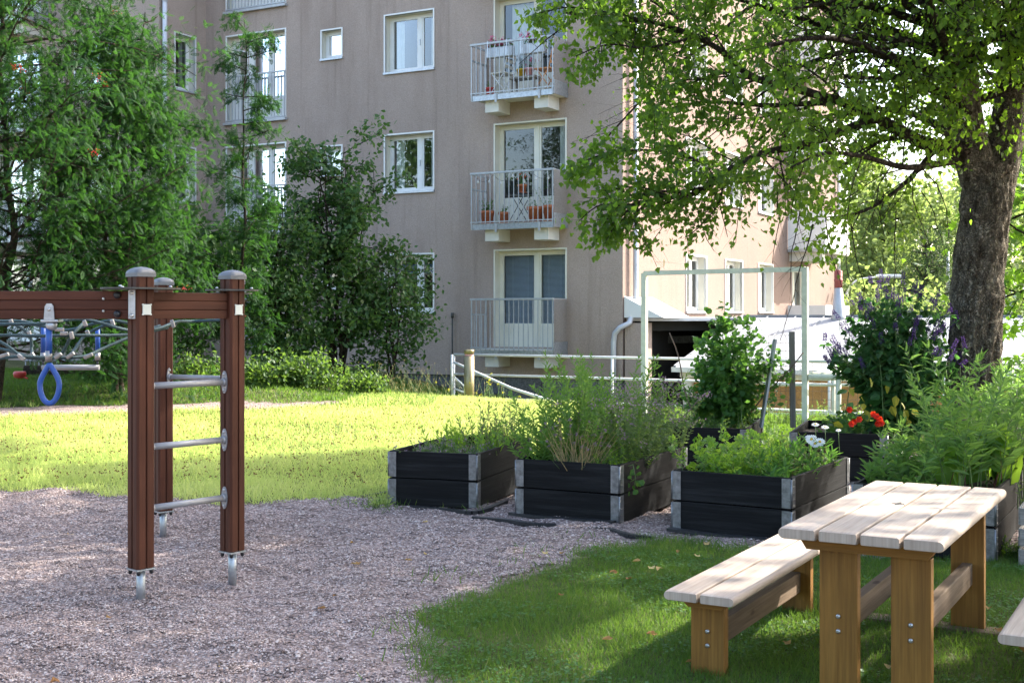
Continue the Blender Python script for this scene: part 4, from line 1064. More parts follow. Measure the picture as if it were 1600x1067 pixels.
# stakes and boards in planter D
def stake(label, px, ptop, pbot, Y, w, tilt=0, mat='greywood', group=None, d=.04):
    a = PX(px, pbot, Y); b = PX(px + tilt, ptop, Y)
    mb = MB(); mb.bar(a, b, w, d, up=Vector((1, 0, 0)).cross((b - a).normalized()) if False else Vector((0, 1, 0)), bev=.003)
    o = mb.build('garden_stake', M[mat], None, origin=a); tag(o, label, 'stake', group); return o
stake('grey square wooden stake at the right end of the pea planter', 1239, 518, 668, 11.5, .05, -2, group='stakes holding up the pea bush')
stake('grey wooden stake hidden among the pea leaves', 1118, 517, 668, 11.7, .045, 0, group='stakes holding up the pea bush')
stake('wide pale leaning board among the right edge of the pea bush', 1189, 530, 668, 11.2, .02, 22, 'railgrey', 'stakes holding up the pea bush', .10)
ms = MB()
for px in range(1120, 1240, 9): ms.tube([PX(px, 524, 11.65), PX(px, 655, 11.65)], .0018, 4)
for py in range(524, 655, 12): ms.tube([PX(1118, py, 11.65), PX(1239, py, 11.55)], .0018, 4)
o = ms.build('support_mesh', M['wire'], None, origin=PX(1180, 655, 11.65)); tag(o, 'thin rusty wire mesh stretched between the two grey stakes', 'wire mesh')

# log, toy and pale blue fence at the far left
q_ = GP(80, 600); z = zg(q_.x, q_.y)
mb = MB(); mb.tube([PX(38, 581, 24.0), PX(132, 582, 24.2)], [.13, .125], 14, wob=.06); o = mb.build('fallen_log', M['bark'], None, origin=PX(85, 590, 24)); tag(o, 'dark fallen log lying on the shaded grass at the left', 'log')
toy = empty('toy_scoop', PX(31, 597, 22.5), 0, 'small red plastic toy on the shaded grass near the log', 'toy')
mb = MB(); mb.lathe(PX(31, 592, 22.5), [(.06, 0), (.10, .02), (.12, .10), (.10, .14)], 14); mb.build('bowl', M['red'], toy); mb = MB(); mb.bar(PX(35, 589, 22.5), PX(43, 591, 22.4), .03, .03, bev=.008); mb.build('handle', M['red'], toy)
lf = empty('picket_fence', PX(105, 585, 29), 0, 'pale blue-grey metal picket fence behind the hanging rope net', 'fence')
mb = MB()
for px in range(40, 168, 7): mb.tube([PX(px, 563, 28.4), PX(px, 582, 28.4)], .015, 5)
mb.build('pickets', M['rung'], lf)
for py in (563, 581):
    mb = MB(); mb.tube([PX(38, py, 28.4), PX(168, py, 28.4)], .025, 6); mb.build('rail', M['rung'], lf)

# ------------------------------------------------------------------ distant lamp posts and a sign box
def lamp(px, ptop, pbot, Y, label, arm):
    a = PX(px, pbot, Y); b = PX(px, ptop, Y); rt = empty('street_lamp', a, 0, label, 'street lamp', 'lamp posts beyond the garage')
    mb = MB(); mb.tube([a, b], [.09, .06], 8); mb.build('pole', M['lamphead'], rt)
    if arm:
        mb = MB(); mb.tube(curve([b, b + Vector((.35, 0, .45)), b + Vector((1.2, 0, .6))], 5), .04, 6); mb.build('arm', M['lamphead'], rt)
        mb = MB(); T = Matrix.Translation(b + Vector((1.5, 0, .6))) @ Matrix.Scale(1, 4); mb.box(b + Vector((1.55, 0, .62)), (.9, .3, .14), bev=.06); mb.build('lamp_head', M['lamphead'], rt)
lamp(1323, 458, 500, 45, 'small white street lamp with a curved arm behind the garage roof', True)
lamp(1481, 392, 470, 48, 'plain white pole standing left of the birch trunk in the distance', False)
ub = empty('sign_box', PX(1575, 480, 40), 0, 'white box on thin legs right of the birch trunk', 'box')
mb = MB(); mb.box(PX(1575, 470, 40), (.45, .3, .38), bev=.02); mb.build('box', M['white'], ub)
for px in (1569, 1581):
    mb = MB(); mb.tube([PX(px, 462, 40), PX(px, 446, 40)], .02, 6); mb.build('leg', M['lamphead'], ub)
mb = MB(); mb.tube([PX(1575, 479, 40), PX(1575, 560, 40)], .05, 6); mb.build('post', M['lamphead'], ub)
# ------------------------------------------------------------------ foliage tools
RNG = np.random.default_rng(11)
# leaf templates: (k,3) x across, y along (0..1), z out of plane ; faces quads
def T_(pts, faces): return np.array(pts, float), np.array(faces)
LT = {
 'ovate': T_([(0, 0, 0), (.34, .30, .05), (.22, .70, .04), (0, 1.0, -.04), (-.22, .70, .04), (-.34, .30, .05), (0, .45, -.02)], [(0, 1, 2, 6), (6, 2, 3, 4), (0, 6, 4, 5)]),
 'birch': T_([(0, 0, 0), (.40, .28, .06), (.20, .68, .03), (0, 1.0, -.05), (-.20, .68, .03), (-.40, .28, .06), (0, .45, -.02)], [(0, 1, 2, 6), (6, 2, 3, 4), (0, 6, 4, 5)]),
 'lance': T_([(0, 0, 0), (.12, .30, .03), (.08, .68, .0), (0, 1.0, -.14), (-.08, .68, .0), (-.12, .30, .03), (0, .45, -.03)], [(0, 1, 2, 6), (6, 2, 3, 4), (0, 6, 4, 5)]),
 'needle': T_([(-.045, 0, 0), (.045, 0, 0), (.03, .6, .0), (0, 1.0, -.05), (-.03, .6, .0)], [(0, 1, 2, 4), (4, 2, 3, 3)]),
 'round': T_([(0, 0, 0), (.42, .22, .05), (.46, .66, .05), (0, 1.0, 0), (-.46, .66, .05), (-.42, .22, .05), (0, .5, -.05)], [(0, 1, 2, 6), (6, 2, 3, 4), (0, 6, 4, 5)]),
 'blade': T_([(-.035, 0, 0), (.035, 0, 0), (.028, .5, .04), (-.028, .5, .04), (.006, 1, .16), (-.006, 1, .16)], [(0, 1, 2, 3), (3, 2, 4, 5)]),
 'petal': T_([(0, 0, 0), (.22, .5, .03), (.16, .9, .0), (0, 1.0, 0), (-.16, .9, .0), (-.22, .5, .03), (0, .5, 0)], [(0, 1, 2, 6), (6, 2, 3, 4), (0, 6, 4, 5)]),
}
# rowan: pinnate compound leaf
def _pinnate(n=6, w=.10, l=.29):
    P = []; Fc = []
    def leaflet(o, d, ln, wd):
        px_ = np.array([-d[1], d[0], 0.]); k = len(P); o = np.array(o)
        for a, b, z in ((0, 0, 0), (.45, .5, -.02), (1, 0, -.05), (.45, -.5, -.02)): P.append(tuple(o + d * a * ln + px_ * b * wd + np.array([0, 0, z])))
        Fc.append((k, k + 1, k + 2, k + 3))
    for i in range(n):
        y = .18 + .66 * i / (n - 1); ll = l * (1 - .12 * abs(i - 2))
        for s in (-1, 1): leaflet((0, y, 0), np.array([s * .86, .5, -.12]), ll, w)
    leaflet((0, .86, 0), np.array([0, 1., -.1]), l * .8, w)
    k = len(P); P.extend([(-.008, 0, 0), (.008, 0, 0), (.006, .9, 0), (-.006, .9, 0)]); Fc.append((k, k + 1, k + 2, k + 3))
    return T_(P, Fc)
LT['pinnate'] = _pinnate()
def _lobed():   # five-lobed maple leaf
    P = [(0, 0, 0)]; A = [(-75, .62), (-52, .40), (-38, .85), (-18, .50), (0, 1.0), (18, .50), (38, .85), (52, .40), (75, .62)]
    for a, r in A: P.append((math.sin(R(a)) * r, .08 + math.cos(R(a)) * r * .92, .04 * abs(math.sin(R(a)))))
    return T_(P, [(0, i, i + 1, i + 2) for i in (1, 3, 5, 7)])
LT['maple'] = _lobed()
def _celery():
    P = []; Fc = []
    for (ox, oy, a, s) in ((0, .55, 0, .5), (.12, .42, 50, .42), (-.12, .42, -50, .42), (.06, .2, 70, .3), (-.06, .2, -70, .3)):
        k = len(P); c, sn = math.cos(R(a)), math.sin(R(a))
        for x, y, z in ((0, 0, 0), (.42, .45, .04), (.25, .9, 0), (0, .72, -.03), (-.25, .9, 0), (-.42, .45, .04)): P.append((ox + (x * c + y * sn) * s, oy + (-x * sn + y * c) * s, z * s))
        Fc += [(k, k + 1, k + 2, k + 3), (k, k + 3, k + 4, k + 5)]
    return T_(P, Fc)
LT['celery'] = _celery()

def leaves_arrays(kind, pos, d, size, up=None, roll=None, rng=RNG):
    "pos (n,3), d (n,3) direction of the leaf's length, size (n,)"
    T, Fc = LT[kind]; n = len(pos); k = len(T)
    d = d / (np.linalg.norm(d, axis=1, keepdims=True) + 1e-9)
    ref = rng.normal(size=(n, 3)) * (.6 if up is not None else 1.0)
    if up is not None: ref = ref + np.asarray(up)
    x = np.cross(d, ref); x /= (np.linalg.norm(x, axis=1, keepdims=True) + 1e-9)
    z = np.cross(x, d)
    V = pos[:, None, :] + size[:, None, None] * (x[:, None, :] * T[None, :, 0:1] + d[:, None, :] * T[None, :, 1:2] + z[:, None, :] * T[None, :, 2:3])
    Fa = (Fc[None] + (np.arange(n) * k)[:, None, None]).reshape(-1, Fc.shape[1])
    tint = np.repeat(np.clip(rng.beta(2.2, 2.6, n), 0, 1), k)
    return V.reshape(-1, 3), Fa, tint
class Leafs:
    def __init__(s): s.V = []; s.F = []; s.T = []; s.n = 0
    def add(s, kind, pos, d, size, up=None, tshift=None):
        V, Fa, t = leaves_arrays(kind, np.asarray(pos, float), np.asarray(d, float), np.asarray(size, float), up)
        if Fa.shape[1] == 3: Fa = np.concatenate([Fa, Fa[:, 2:3]], 1)
        if tshift is not None: t = np.clip(t + np.repeat(tshift, len(LT[kind][0])) if np.ndim(tshift) else t + tshift, 0, 1)
        s.V.append(V); s.F.append(Fa + s.n); s.T.append(t); s.n += len(V)
    def build(s, name, mat, parent=None, origin=None):
        if not s.V: return None
        V = np.concatenate(s.V); Fq = np.concatenate(s.F); t = np.concatenate(s.T)
        return np_mesh(name, V, Fq, mat, parent, origin, t)

def unit(v): return v / (np.linalg.norm(v) + 1e-9)
def wander(p, d, L, seg, rng, curl=.25, grav=0.0):
    pts = [np.array(p, float)]; d = unit(np.array(d, float)); n = max(2, int(L / seg))
    for i in range(n):
        d = unit(d + rng.normal(size=3) * curl * .5 + np.array([0, 0, grav])); pts.append(pts[-1] + d * (L / n))
    return pts
class Tree:
    def __init__(s, seed): s.rng = np.random.default_rng(seed); s.mb = MB(); s.pos = []; s.dir = []; s.seg = .22; s.fork = 1.0; s.keep = None
    def branch(s, pts, r0, r1, seg=8):
        n = len(pts); s.mb.tube([Vector(p) for p in pts], [r0 + (r1 - r0) * (i / (n - 1)) ** .8 for i in range(n)], seg, caps=False)
    def spread(s, pts, r, level, L, every, ang=(35, 65), grav=0.0, curl=.3, start=.2):
        "side branches off a polyline; level 0 = twig carrying leaves"
        rng = s.rng; n = len(pts); tot = sum(np.linalg.norm(pts[i + 1] - pts[i]) for i in range(n - 1)); m = max(1, int(tot * (1 - start) / every))
        for j in range(m):
            t = start + (1 - start) * (j + rng.random()) / m; x = t * (n - 1); i = min(int(x), n - 2); p = pts[i] + (pts[i + 1] - pts[i]) * (x - i)
            if s.keep is not None and not s.keep(p): continue
            dr = unit(pts[i + 1] - pts[i]); a = R(rng.uniform(*ang)); sd = unit(np.cross(dr, rng.normal(size=3))); d = dr * math.cos(a) + sd * math.sin(a)
            LL = L * (1 - .5 * t) * rng.uniform(.6, 1.2); q = wander(p, d, LL, s.seg * (.5 if level == 0 else 1), rng, curl, grav)
            rr = r * (1 - .6 * t)
            s.branch(q, rr, rr * .35, 5 if level else 3)
            if level > 0: s.spread(q, rr * .5, level - 1, LL * .5, every * .55, ang, grav * 1.3, curl, .15); 
            if level <= 1:
                for k in range(1, len(q)): s.pos.append(q[k]); s.dir.append(unit(q[k] - q[k - 1]))
    def leafpoints(s): return np.array(s.pos), np.array(s.dir)

def light_keep(P):  # drops leaves to shape where sun and shade fall
    "thins the crowns so that sun falls onto the table, the benches and the lawn"
    rng = np.random.default_rng(4); h = P[:, 2] - .5; x = P[:, 0] - h * sdir.x / math.tan(R(SUN_EL)); y = P[:, 1] - h * sdir.y / math.tan(R(SUN_EL))
    tab = poly_sd([(.30, 4.9), (1.45, 3.7), (2.6, 5.5), (1.35, 6.35)], x, y)
    k = (tab < 0) | (rng.random(len(P)) < .035)
    lawn = poly_sd([(-14, 9.3), (-3.4, 9.0), (-2.6, 10.2), (-1.0, 10.4), (-.9, 11.6), (-2.2, 12.3), (-1.0, 13.4), (3, 13.5), (8, 14), (8, 30), (-30, 30)], x, y)
    patch = np.maximum(poly_sd([(-8, 11.8), (-4.5, 12.2), (-4.3, 13.6), (-8, 14.6)], x, y), poly_sd([(-3.2, 10.1), (-.6, 10.3), (-.5, 12.3), (-1.8, 12.6), (-3.6, 11.2)], x, y))
    k &= (lawn < 0) | (patch > 0) | (rng.random(len(P)) < .05)
    stripes = ((np.sin(x * 1.3 + y * 3.9) > .88) & (y < 9.4) & (y > 5.5) & (x < .5)) | ((np.sin(x * 6.1 + y * 2.3) * np.sin(x * 1.7 - y * 5.1) > .30) & (x > .2)) | ((np.sin(x * 2.3 + y * 5.0 + np.sin(x * 5)) > .25) & (x < -1.7) & (y > 7.3) & (y < 9.6))  # gaps cut through the leaves for streaks of sun
    k &= ~stripes | (rng.random(len(P)) < .3)
    q = (P[:, 0] - 1.2) / (sdir.x * math.cos(R(SUN_EL))); yy = P[:, 1] - q * sdir.y * math.cos(R(SUN_EL)); zz = P[:, 2] - q * math.sin(R(SUN_EL))
    k &= ~((P[:, 0] > 2.3) & (yy > 8.5) & (yy < 10.1) & (zz > 1.8) & (zz < 4.6)) | (rng.random(len(P)) < .35)  # gap cut so that sun reaches the low left branch
    return k
# ------------------------------------------------------------------ the old birch
from mathutils import noise as mnoise
def rough_bark(mb, axis, amp):
    "real ridges and furrows, running up the trunk"
    for k, v in enumerate(mb.v):
        a = min(axis, key=lambda p: (p - v).length_squared); d = v - a; d.z = 0
        if d.length < 1e-4: continue
        d.normalize(); q = Vector((v.x * 17, v.y * 17, v.z * 5.5))
        r = 1 - abs(mnoise.noise(q)) * 2.2; r2 = mnoise.noise(q * 2.7 + Vector((7, 3, 1)))
        mb.v[k] = v + d * (amp * (r - .5) + amp * .45 * r2 + amp * .8 * mnoise.noise(Vector((v.x * 4, v.y * 4, v.z * 1.4))))
def birch():
    base = np.array([4.22, 11.2, zg(4.22, 11.2)])
    root = empty('birch_tree', base, 0, 'old birch with rough dark trunk and long drooping leafy limbs, right of the garden beds', 'tree')
    t = Tree(5); A = lambda px, py, Y: np.array(PX(px, py, Y))
    trunk = [base + np.array([-.12, 0, -.2]), A(1521, 590, 11.2), A(1524, 520, 11.2), A(1529, 430, 11.2), A(1537, 340, 11.2), A(1546, 260, 11.2)]
    mb = MB(); pts = curve([Vector(p) for p in trunk], 26); n = len(pts)
    rads = [.228 + .07 * max(0, 1 - i / 26.) ** 2 - .012 * (i / n) + .006 * math.sin(i * .3) for i in range(n)]
    mb.tube(pts, rads, 84); rough_bark(mb, pts, .020); mb.build('trunk', M['birchbark'], root)
    s1 = [A(1538, 300, 11.2), A(1512, 210, 11.2), A(1502, 100, 11.15), A(1510, -30, 11.1), A(1530, -250, 11.1), A(1500, -600, 11.3), A(1520, -900, 11.4)]
    s2 = [A(1550, 310, 11.25), A(1572, 210, 11.3), A(1588, 100, 11.4), A(1610, -60, 11.6), A(1660, -350, 12), A(1700, -700, 12.3)]
    cv = lambda L_: [np.array(p) for p in curve([Vector(p) for p in L_], 5)]
    s1 = cv(s1); s2 = cv(s2); mb = MB()
    mb.tube([Vector(p) for p in s1], [.185 - .135 * i / len(s1) for i in range(len(s1))], 14); mb.tube([Vector(p) for p in s2], [.19 - .135 * i / len(s2) for i in range(len(s2))], 14)
    mb.build('limb', M['birchbark'], root)
    limbs = [
     ([A(1505, 235, 11.1), A(1440, 222, 10.9), A(1390, 195, 10.7), A(1330, 165, 10.6), A(1265, 145, 10.4), A(1175, 120, 10.2), A(1120, 75, 10.1), A(1040, 40, 10.0), A(960, 30, 9.9), A(880, 20, 9.8)], .088, .010),
     ([A(1370, 185, 10.7), A(1260, 225, 10.2), A(1190, 240, 9.9), A(1131, 272, 9.6), A(1085, 302, 9.4), A(1009, 315, 9.2), A(970, 338, 9.1)], .052, .010),
     ([A(1512, 180, 11.1), A(1430, 120, 11.0), A(1330, 60, 10.8), A(1220, 20, 10.6), A(1120, -10, 10.4)], .07, .014),
     ([A(1508, 60, 11.1), A(1450, 10, 11.2), A(1370, -40, 11.4), A(1270, -90, 11.6)], .07, .015),
     ([A(1500, 250, 11.1), A(1420, 262, 10.4), A(1350, 245, 9.8), A(1290, 240, 9.3), A(1235, 262, 9.0)], .045, .008),
     ([A(1495, 215, 11.2), A(1430, 180, 11.8), A(1350, 170, 12.4), A(1260, 190, 12.9)], .06, .012),
     ([A(1500, 130, 11.1), A(1400, 90, 10.3), A(1300, 60, 9.6), A(1200, 70, 9.0)], .06, .012),
     ([A(1460, 235, 10.9), A(1410, 290, 10.8), A(1350, 330, 10.7), A(1290, 340, 10.6)], .035, .007),
     ([A(1300, 160, 10.5), A(1200, 165, 10.3), A(1100, 160, 10.2), A(1010, 180, 10.1)], .035, .008),
    ]
    hm = MB()
    for (L_, r0, r1) in limbs:
        c = cv(L_); m = MB(); m.tube([Vector(p) for p in c], [r0 + (r1 - r0) * (i / (len(c) - 1)) ** .5 for i in range(len(c))], 9, wob=.06)
        m.build('limb', M['bark'], root)
        t.spread(c, r0 * .20, 1, 1.05, .13, (25, 70), -.07, .42, .12)
    # boughs reaching over the gravel and the planters, added for their shade
    rng = np.random.default_rng(18)
    for k in range(26):
        st = s1 if k % 2 else s2; i = rng.integers(9, 17); p = st[i]; az = R(rng.uniform(195, 300)); el = rng.uniform(.02, .40)
        d = np.array([math.cos(az) * math.cos(el), math.sin(az) * math.cos(el), math.sin(el)]); q = wander(p, d, rng.uniform(2.6, 4.6), .35, rng, .2, -.03); t.branch(q, .05, .010, 6)
        t.spread(q, .012, 1, 1.0, .22, (25, 70), -.10, .4, .2)
    for k in range(20):  # unseen rear boughs added to shade patches of the lawn
        st = s1 if k % 2 else s2; i = rng.integers(17, 28); p = st[min(i, len(st) - 2)]; az = R(rng.uniform(75, 125)); el = rng.uniform(.02, .30)
        d = np.array([math.cos(az) * math.cos(el), math.sin(az) * math.cos(el), math.sin(el)]); q = wander(p, d, rng.uniform(3.0, 6.0), .35, rng, .2, -.02); t.branch(q, .05, .010, 6)
        t.spread(q, .012, 1, 1.0, .22, (25, 70), -.05, .4, .2)
    for (tx, ty, tz, k0) in ((4.9, 14.9, 6.1, 17), (4.3, 14.4, 5.9, 16), (5.6, 15.3, 6.6, 19), (3.8, 17.6, 8.4, 24), (4.6, 17.0, 8.2, 23), (2.9, 17.8, 8.0, 22), (3.4, 16.8, 7.6, 21)):  # further unseen boughs, aimed so their shade lands on the lawn patches
        p0 = s1[min(k0, len(s1) - 2)]; e_ = np.array([tx, ty, tz]); q = cv([p0, p0 * .65 + e_ * .35 + np.array([.1, .1, .25]), p0 * .3 + e_ * .7, e_]); t.branch(q, .05, .010, 6); t.spread(q, .012, 1, 1.25, .13, (25, 70), -.04, .4, .35)
    # upper crown: limbs radiating from both stems
    rng = np.random.default_rng(8)
    def clear(p):   # keep the view of the lawn open: the crown thins out low down on the right
        return True
    for st in (s1, s2):
        for k in range(30):
            i = rng.integers(7, len(st) - 1); p = st[i]; az = rng.uniform(0, 2 * PI)
            if rng.random() < .35: az = rng.uniform(R(140), R(230))
            el = rng.uniform(-.05, .5); L = rng.uniform(1.6, 3.6) * (1 - .35 * i / len(st))
            d = np.array([math.cos(az) * math.cos(el), math.sin(az) * math.cos(el), math.sin(el)])
            q = wander(p, d, L, .35, rng, .22, -.03); t.branch(q, .045, .010, 6)
            t.spread(q, .012, 1, .95, .24, (25, 70), -.10, .4, .12)
    # leafy sprays hanging round the head of the trunk
    for (a, b) in (((1530, 200, 11.1), (1470, 215, 10.0)), ((1580, 120, 11.3), (1600, 110, 10.0)), ((1510, 110, 11.1), (1530, 95, 10.0)), ((1590, 60, 11.3), (1560, 40, 10.2)), ((1500, 150, 11.1), (1450, 120, 10.1)), ((1505, 30, 11.1), (1490, 10, 10.0))):
        q = cv([A(*a), (A(*a) + A(*b)) / 2 + np.array([0, 0, .12]), A(*b)]); t.branch(q, .018, .006, 6); t.spread(q, .006, 1, .75, .12, (25, 75), -.12, .4, .15)
    # hanging shoots
    for (px, py, Y, L) in ((1090, 330, 9.6, .35), (1250, 330, 10, .7), (1290, 340, 10.2, .85), (1330, 350, 10.6, .9), (1215, 300, 9.8, .6), (1270, 350, 9.5, 1.0), (1400, 330, 10.4, .8), (1380, 300, 10.8, .5), (1165, 285, 9.8, .5), (1440, 300, 10.8, .7), (1345, 330, 10, .8)):
        q = wander(A(px, py, Y), (rng.normal() * .2, rng.normal() * .2, -1), L, .1, rng, .3, -.1); t.branch(q, .006, .002, 4)
        t.spread(q, .003, 0, .3, .10, (20, 60), -.08, .4, .1)
    t.mb.build('branches', M['bark'], root)
    P, D = t.leafpoints()
    rep = np.where(P[:, 1] > 13, 14, np.where(P[:, 2] > 4.6, 8, 5)); P = np.repeat(P, rep, 0); D = np.repeat(D, rep, 0); n = len(P)  # leaves massed at the back to deepen the lawn shade
    P = P + RNG.normal(size=P.shape) * .06
    # photo's open places: fewer leaves low at left and in front of the trunk
    px = 800 + F * P[:, 0] / P[:, 1]; py = HZ - F * (P[:, 2] - EYE) / P[:, 1]
    lim = np.interp(px, [700, 830, 900, 1000, 1100, 1200, 1310, 1420, 1490, 1700], [-60, 40, 150, 330, 330, 390, 380, 330, 300, 360])
    keep = (py < lim + 50 * np.sin(px * .05) + RNG.normal(size=n) * 22) | (P[:, 1] < 5)
    hole = ((px > 880) & (px < 1000) & (py > 100) & (py < 215)); keep &= ~(hole & (RNG.random(n) < .9))
    hole = ((px > 1010) & (px < 1230) & (py > 200 + .0 * px) & (py < 262)); keep &= ~(hole & (RNG.random(n) < .45))
    hole = ((px > 1340) & (px < 1470) & (py > 250) & (py < 470)); keep &= ~(hole & (RNG.random(n) < .6))
    keep &= light_keep(P)
    P = P[keep]; D = D[keep]; n = len(P)
    _h = P[:, 2]; _x = P[:, 0] - _h * 1.149; _y = P[:, 1] - _h * .562; print('patch leaves', [(int(((_x > a) & (_x < b) & (_y > c) & (_y < d)).sum())) for a, b, c, d in ((-8, -4.4, 12, 14.5), (-3.4, -.6, 10.2, 12.4), (-3, 1, 5, 9))])
    d = D * .4 + RNG.normal(size=(n, 3)) * .55 + np.array([0, 0, -.75])
    lf = Leafs(); lf.add('birch', P, d, RNG.uniform(.026, .070, n)); 
    # low left branch of the photo, lit from behind
    t2 = Tree(21); c = cv([A(1165, 268, 9.7), A(1131, 275, 9.55), A(1098, 292, 9.4), A(1060, 305, 9.25), A(1009, 316, 9.15), A(985, 330, 9.05), A(966, 340, 9.0)])
    t2.seg = .12
    t2.spread(c, .012, 1, .62, .055, (25, 75), -.05, .4, .1)
    c2 = cv([A(1090, 250, 9.4), A(1020, 235, 9.3), A(950, 240, 9.2), A(905, 255, 9.1)]); t2.branch(c2, .012, .004, 6); t2.spread(c2, .006, 1, .45, .06, (25, 75), -.05, .4, .0)
    for cc in ([A(1110, 62, 10.0), A(1040, 40, 9.9), A(960, 22, 9.8), A(890, 12, 9.7), A(840, 22, 9.6)], [A(1080, 60, 9.9), A(1010, 75, 9.7), A(950, 70, 9.6), A(900, 88, 9.5)], [A(1060, 30, 10), A(980, -20, 9.9), A(900, -40, 9.8)], [A(1150, 110, 10), A(1080, 130, 9.8), A(1030, 165, 9.6)]):
        cc = cv(cc); t2.branch(cc, .012, .004, 6); t2.spread(cc, .006, 1, .50, .065, (25, 75), -.06, .4, .0)
    c3 = cv([A(990, 325, 9.1), A(940, 320, 9.0), A(905, 345, 8.95)]); t2.branch(c3, .008, .003, 6); t2.spread(c3, .004, 0, .22, .04, (25, 75), -.08, .4, .0)
    t2.mb.build('low_branch_twigs', M['bark'], root)
    P2, D2_ = t2.leafpoints(); P2 = np.repeat(P2, 3, 0); D2_ = np.repeat(D2_, 3, 0); n2 = len(P2); P2 = P2 + RNG.normal(size=P2.shape) * .035
    lf.add('birch', P2, D2_ * .4 + RNG.normal(size=(n2, 3)) * .5 + np.array([0, 0, -.6]), RNG.uniform(.035, .06, n2))
    lf.build('crown', LF['birch'], root); print('birch leaves', n, n2)
birch()

# ------------------------------------------------------------------ generic broadleaf tree
def tree(name, label, cat, base, H, W, D, kind, mat, nleaf, size, seed, trunk_r=.12, bark='bark', low=.15, lean=(0, 0), stems=1, group=None, limbs=26, up=None, droop=-.25, shape=None, berries=0, open_=.35, flat=0.0, topw=.25, jit=3.0):
    rng = np.random.default_rng(seed); base = np.array(base, float)
    root = empty(name, base, 0, label, cat, group); t = Tree(seed); t.seg = max(.12, H * .04)
    tr = MB(); heads = []
    for s_ in range(stems):
        a = rng.uniform(0, 2 * PI); sp = (0 if stems == 1 else rng.uniform(.1, .45)) * W * .5
        top = base + np.array([lean[0] + math.cos(a) * sp, lean[1] + math.sin(a) * sp * D / W, H * rng.uniform(.82, .97)])
        st = base + (0 if stems == 1 else 1) * np.array([math.cos(a), math.sin(a), 0]) * .12 * rng.random()
        pts = [st + (top - st) * k / 9 + (rng.normal(size=3) * np.array([1, 1, 0]) * H * .012 if k else 0) for k in range(10)]
        pts[0] = pts[0] - np.array([0, 0, .15]); pts = [np.array(p) for p in curve([Vector(p) for p in pts], 3)]
        tr.tube([Vector(p) for p in pts], [trunk_r * (1 - .88 * (i / (len(pts) - 1)) ** .8) / (1 if stems == 1 else 1.0) for i in range(len(pts))], 12, caps=False, wob=.04)
        heads.append(pts)
    tr.build('trunk', M[bark], root)
    def radius(h):  # crown half width at relative height
        return shape(h) if shape else max(.05, math.sin(min(1, (h - low) / (1 - low)) * PI * .85 + .35)) ** .8
    for k in range(limbs * stems if stems > 1 else limbs):
        pts = heads[k % len(heads)]; h = low + (1 - low) * ((k + rng.random()) / (limbs * (stems if stems > 1 else 1))); i = min(int(h * (len(pts) - 1)), len(pts) - 2); p = pts[i]
        az = k * 2.4 + rng.normal() * .4; el = rng.uniform(.0, .6)
        L = radius(h) * W * .5 * rng.uniform(.55, 1.0)
        d = np.array([math.cos(az) * math.cos(el), math.sin(az) * math.cos(el) * D / W, math.sin(el)])
        q = wander(p, d, max(L, .15), t.seg, rng, .3, .01); t.branch(q, trunk_r * .28, .006, 5)
        t.spread(q, trunk_r * .09, 1, L * .5, max(.10, L * .12), (25, 70), -.02, .4, .15)
    t.mb.build('branches', M['bark'], root)
    P, Dn = t.leafpoints()
    idx = rng.integers(0, len(P), nleaf); P = P[idx] + rng.normal(size=(nleaf, 3)) * size * open_ * jit; Dn = Dn[idx]
    if name in ('shade_tree',): kk = light_keep(P); P = P[kk]; Dn = Dn[kk]; nleaf = len(P)
    lf = Leafs(); d = Dn * .5 + rng.normal(size=(nleaf, 3)) * .6 + np.array([0, 0, droop])
    d[:, 2] *= (1 - flat)
    lf.add(kind, P, d, rng.uniform(.7, 1.25, nleaf) * size, up)
    lf.build('crown', mat, root)
    if berries:
        for b in range(berries):
            i = rng.integers(0, len(P)); c = P[i]; k_ = 26; bm_ = MB()
            pts = c + rng.normal(size=(k_, 3)) * np.array([.05, .05, .035])
            for q in pts:
                r = .011; o_ = Vector(q); n0 = len(bm_.v)
                for v in ((r, 0, 0), (0, r, 0), (-r, 0, 0), (0, -r, 0), (0, 0, r), (0, 0, -r)): bm_.v.append(o_ + Vector(v))
                for f in ((0, 1, 4), (1, 2, 4), (2, 3, 4), (3, 0, 4), (1, 0, 5), (2, 1, 5), (3, 2, 5), (0, 3, 5)): bm_.face([n0 + a for a in f])
            bm_.build('berry_cluster', LF['berry'], root)
    return root
def gxy(px, Y, dz=0): x = (px - 800) / F * Y; return (x, Y, zg(x, Y) + dz)
UPV = np.array([0, 0, 1.6])
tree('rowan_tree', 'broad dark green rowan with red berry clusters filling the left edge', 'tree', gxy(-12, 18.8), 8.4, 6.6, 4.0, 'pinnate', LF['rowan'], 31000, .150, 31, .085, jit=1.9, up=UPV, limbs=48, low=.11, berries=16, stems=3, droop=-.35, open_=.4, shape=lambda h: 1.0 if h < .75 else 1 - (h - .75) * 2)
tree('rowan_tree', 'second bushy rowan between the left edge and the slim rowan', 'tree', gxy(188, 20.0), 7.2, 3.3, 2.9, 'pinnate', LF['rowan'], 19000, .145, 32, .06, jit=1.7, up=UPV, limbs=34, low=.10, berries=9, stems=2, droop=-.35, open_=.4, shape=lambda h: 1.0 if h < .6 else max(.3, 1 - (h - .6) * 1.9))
tree('rowan_tree', 'slim upright rowan with a thin single stem in front of the tall window', 'tree', gxy(378, 22.0), 7.3, 1.9, 1.7, 'pinnate', LF['rowan'], 4200, .15, 33, .045, jit=1.2, up=UPV, limbs=34, low=.12, droop=-.3, open_=.35, shape=lambda h: .95 if h < .45 else .62, berries=1)
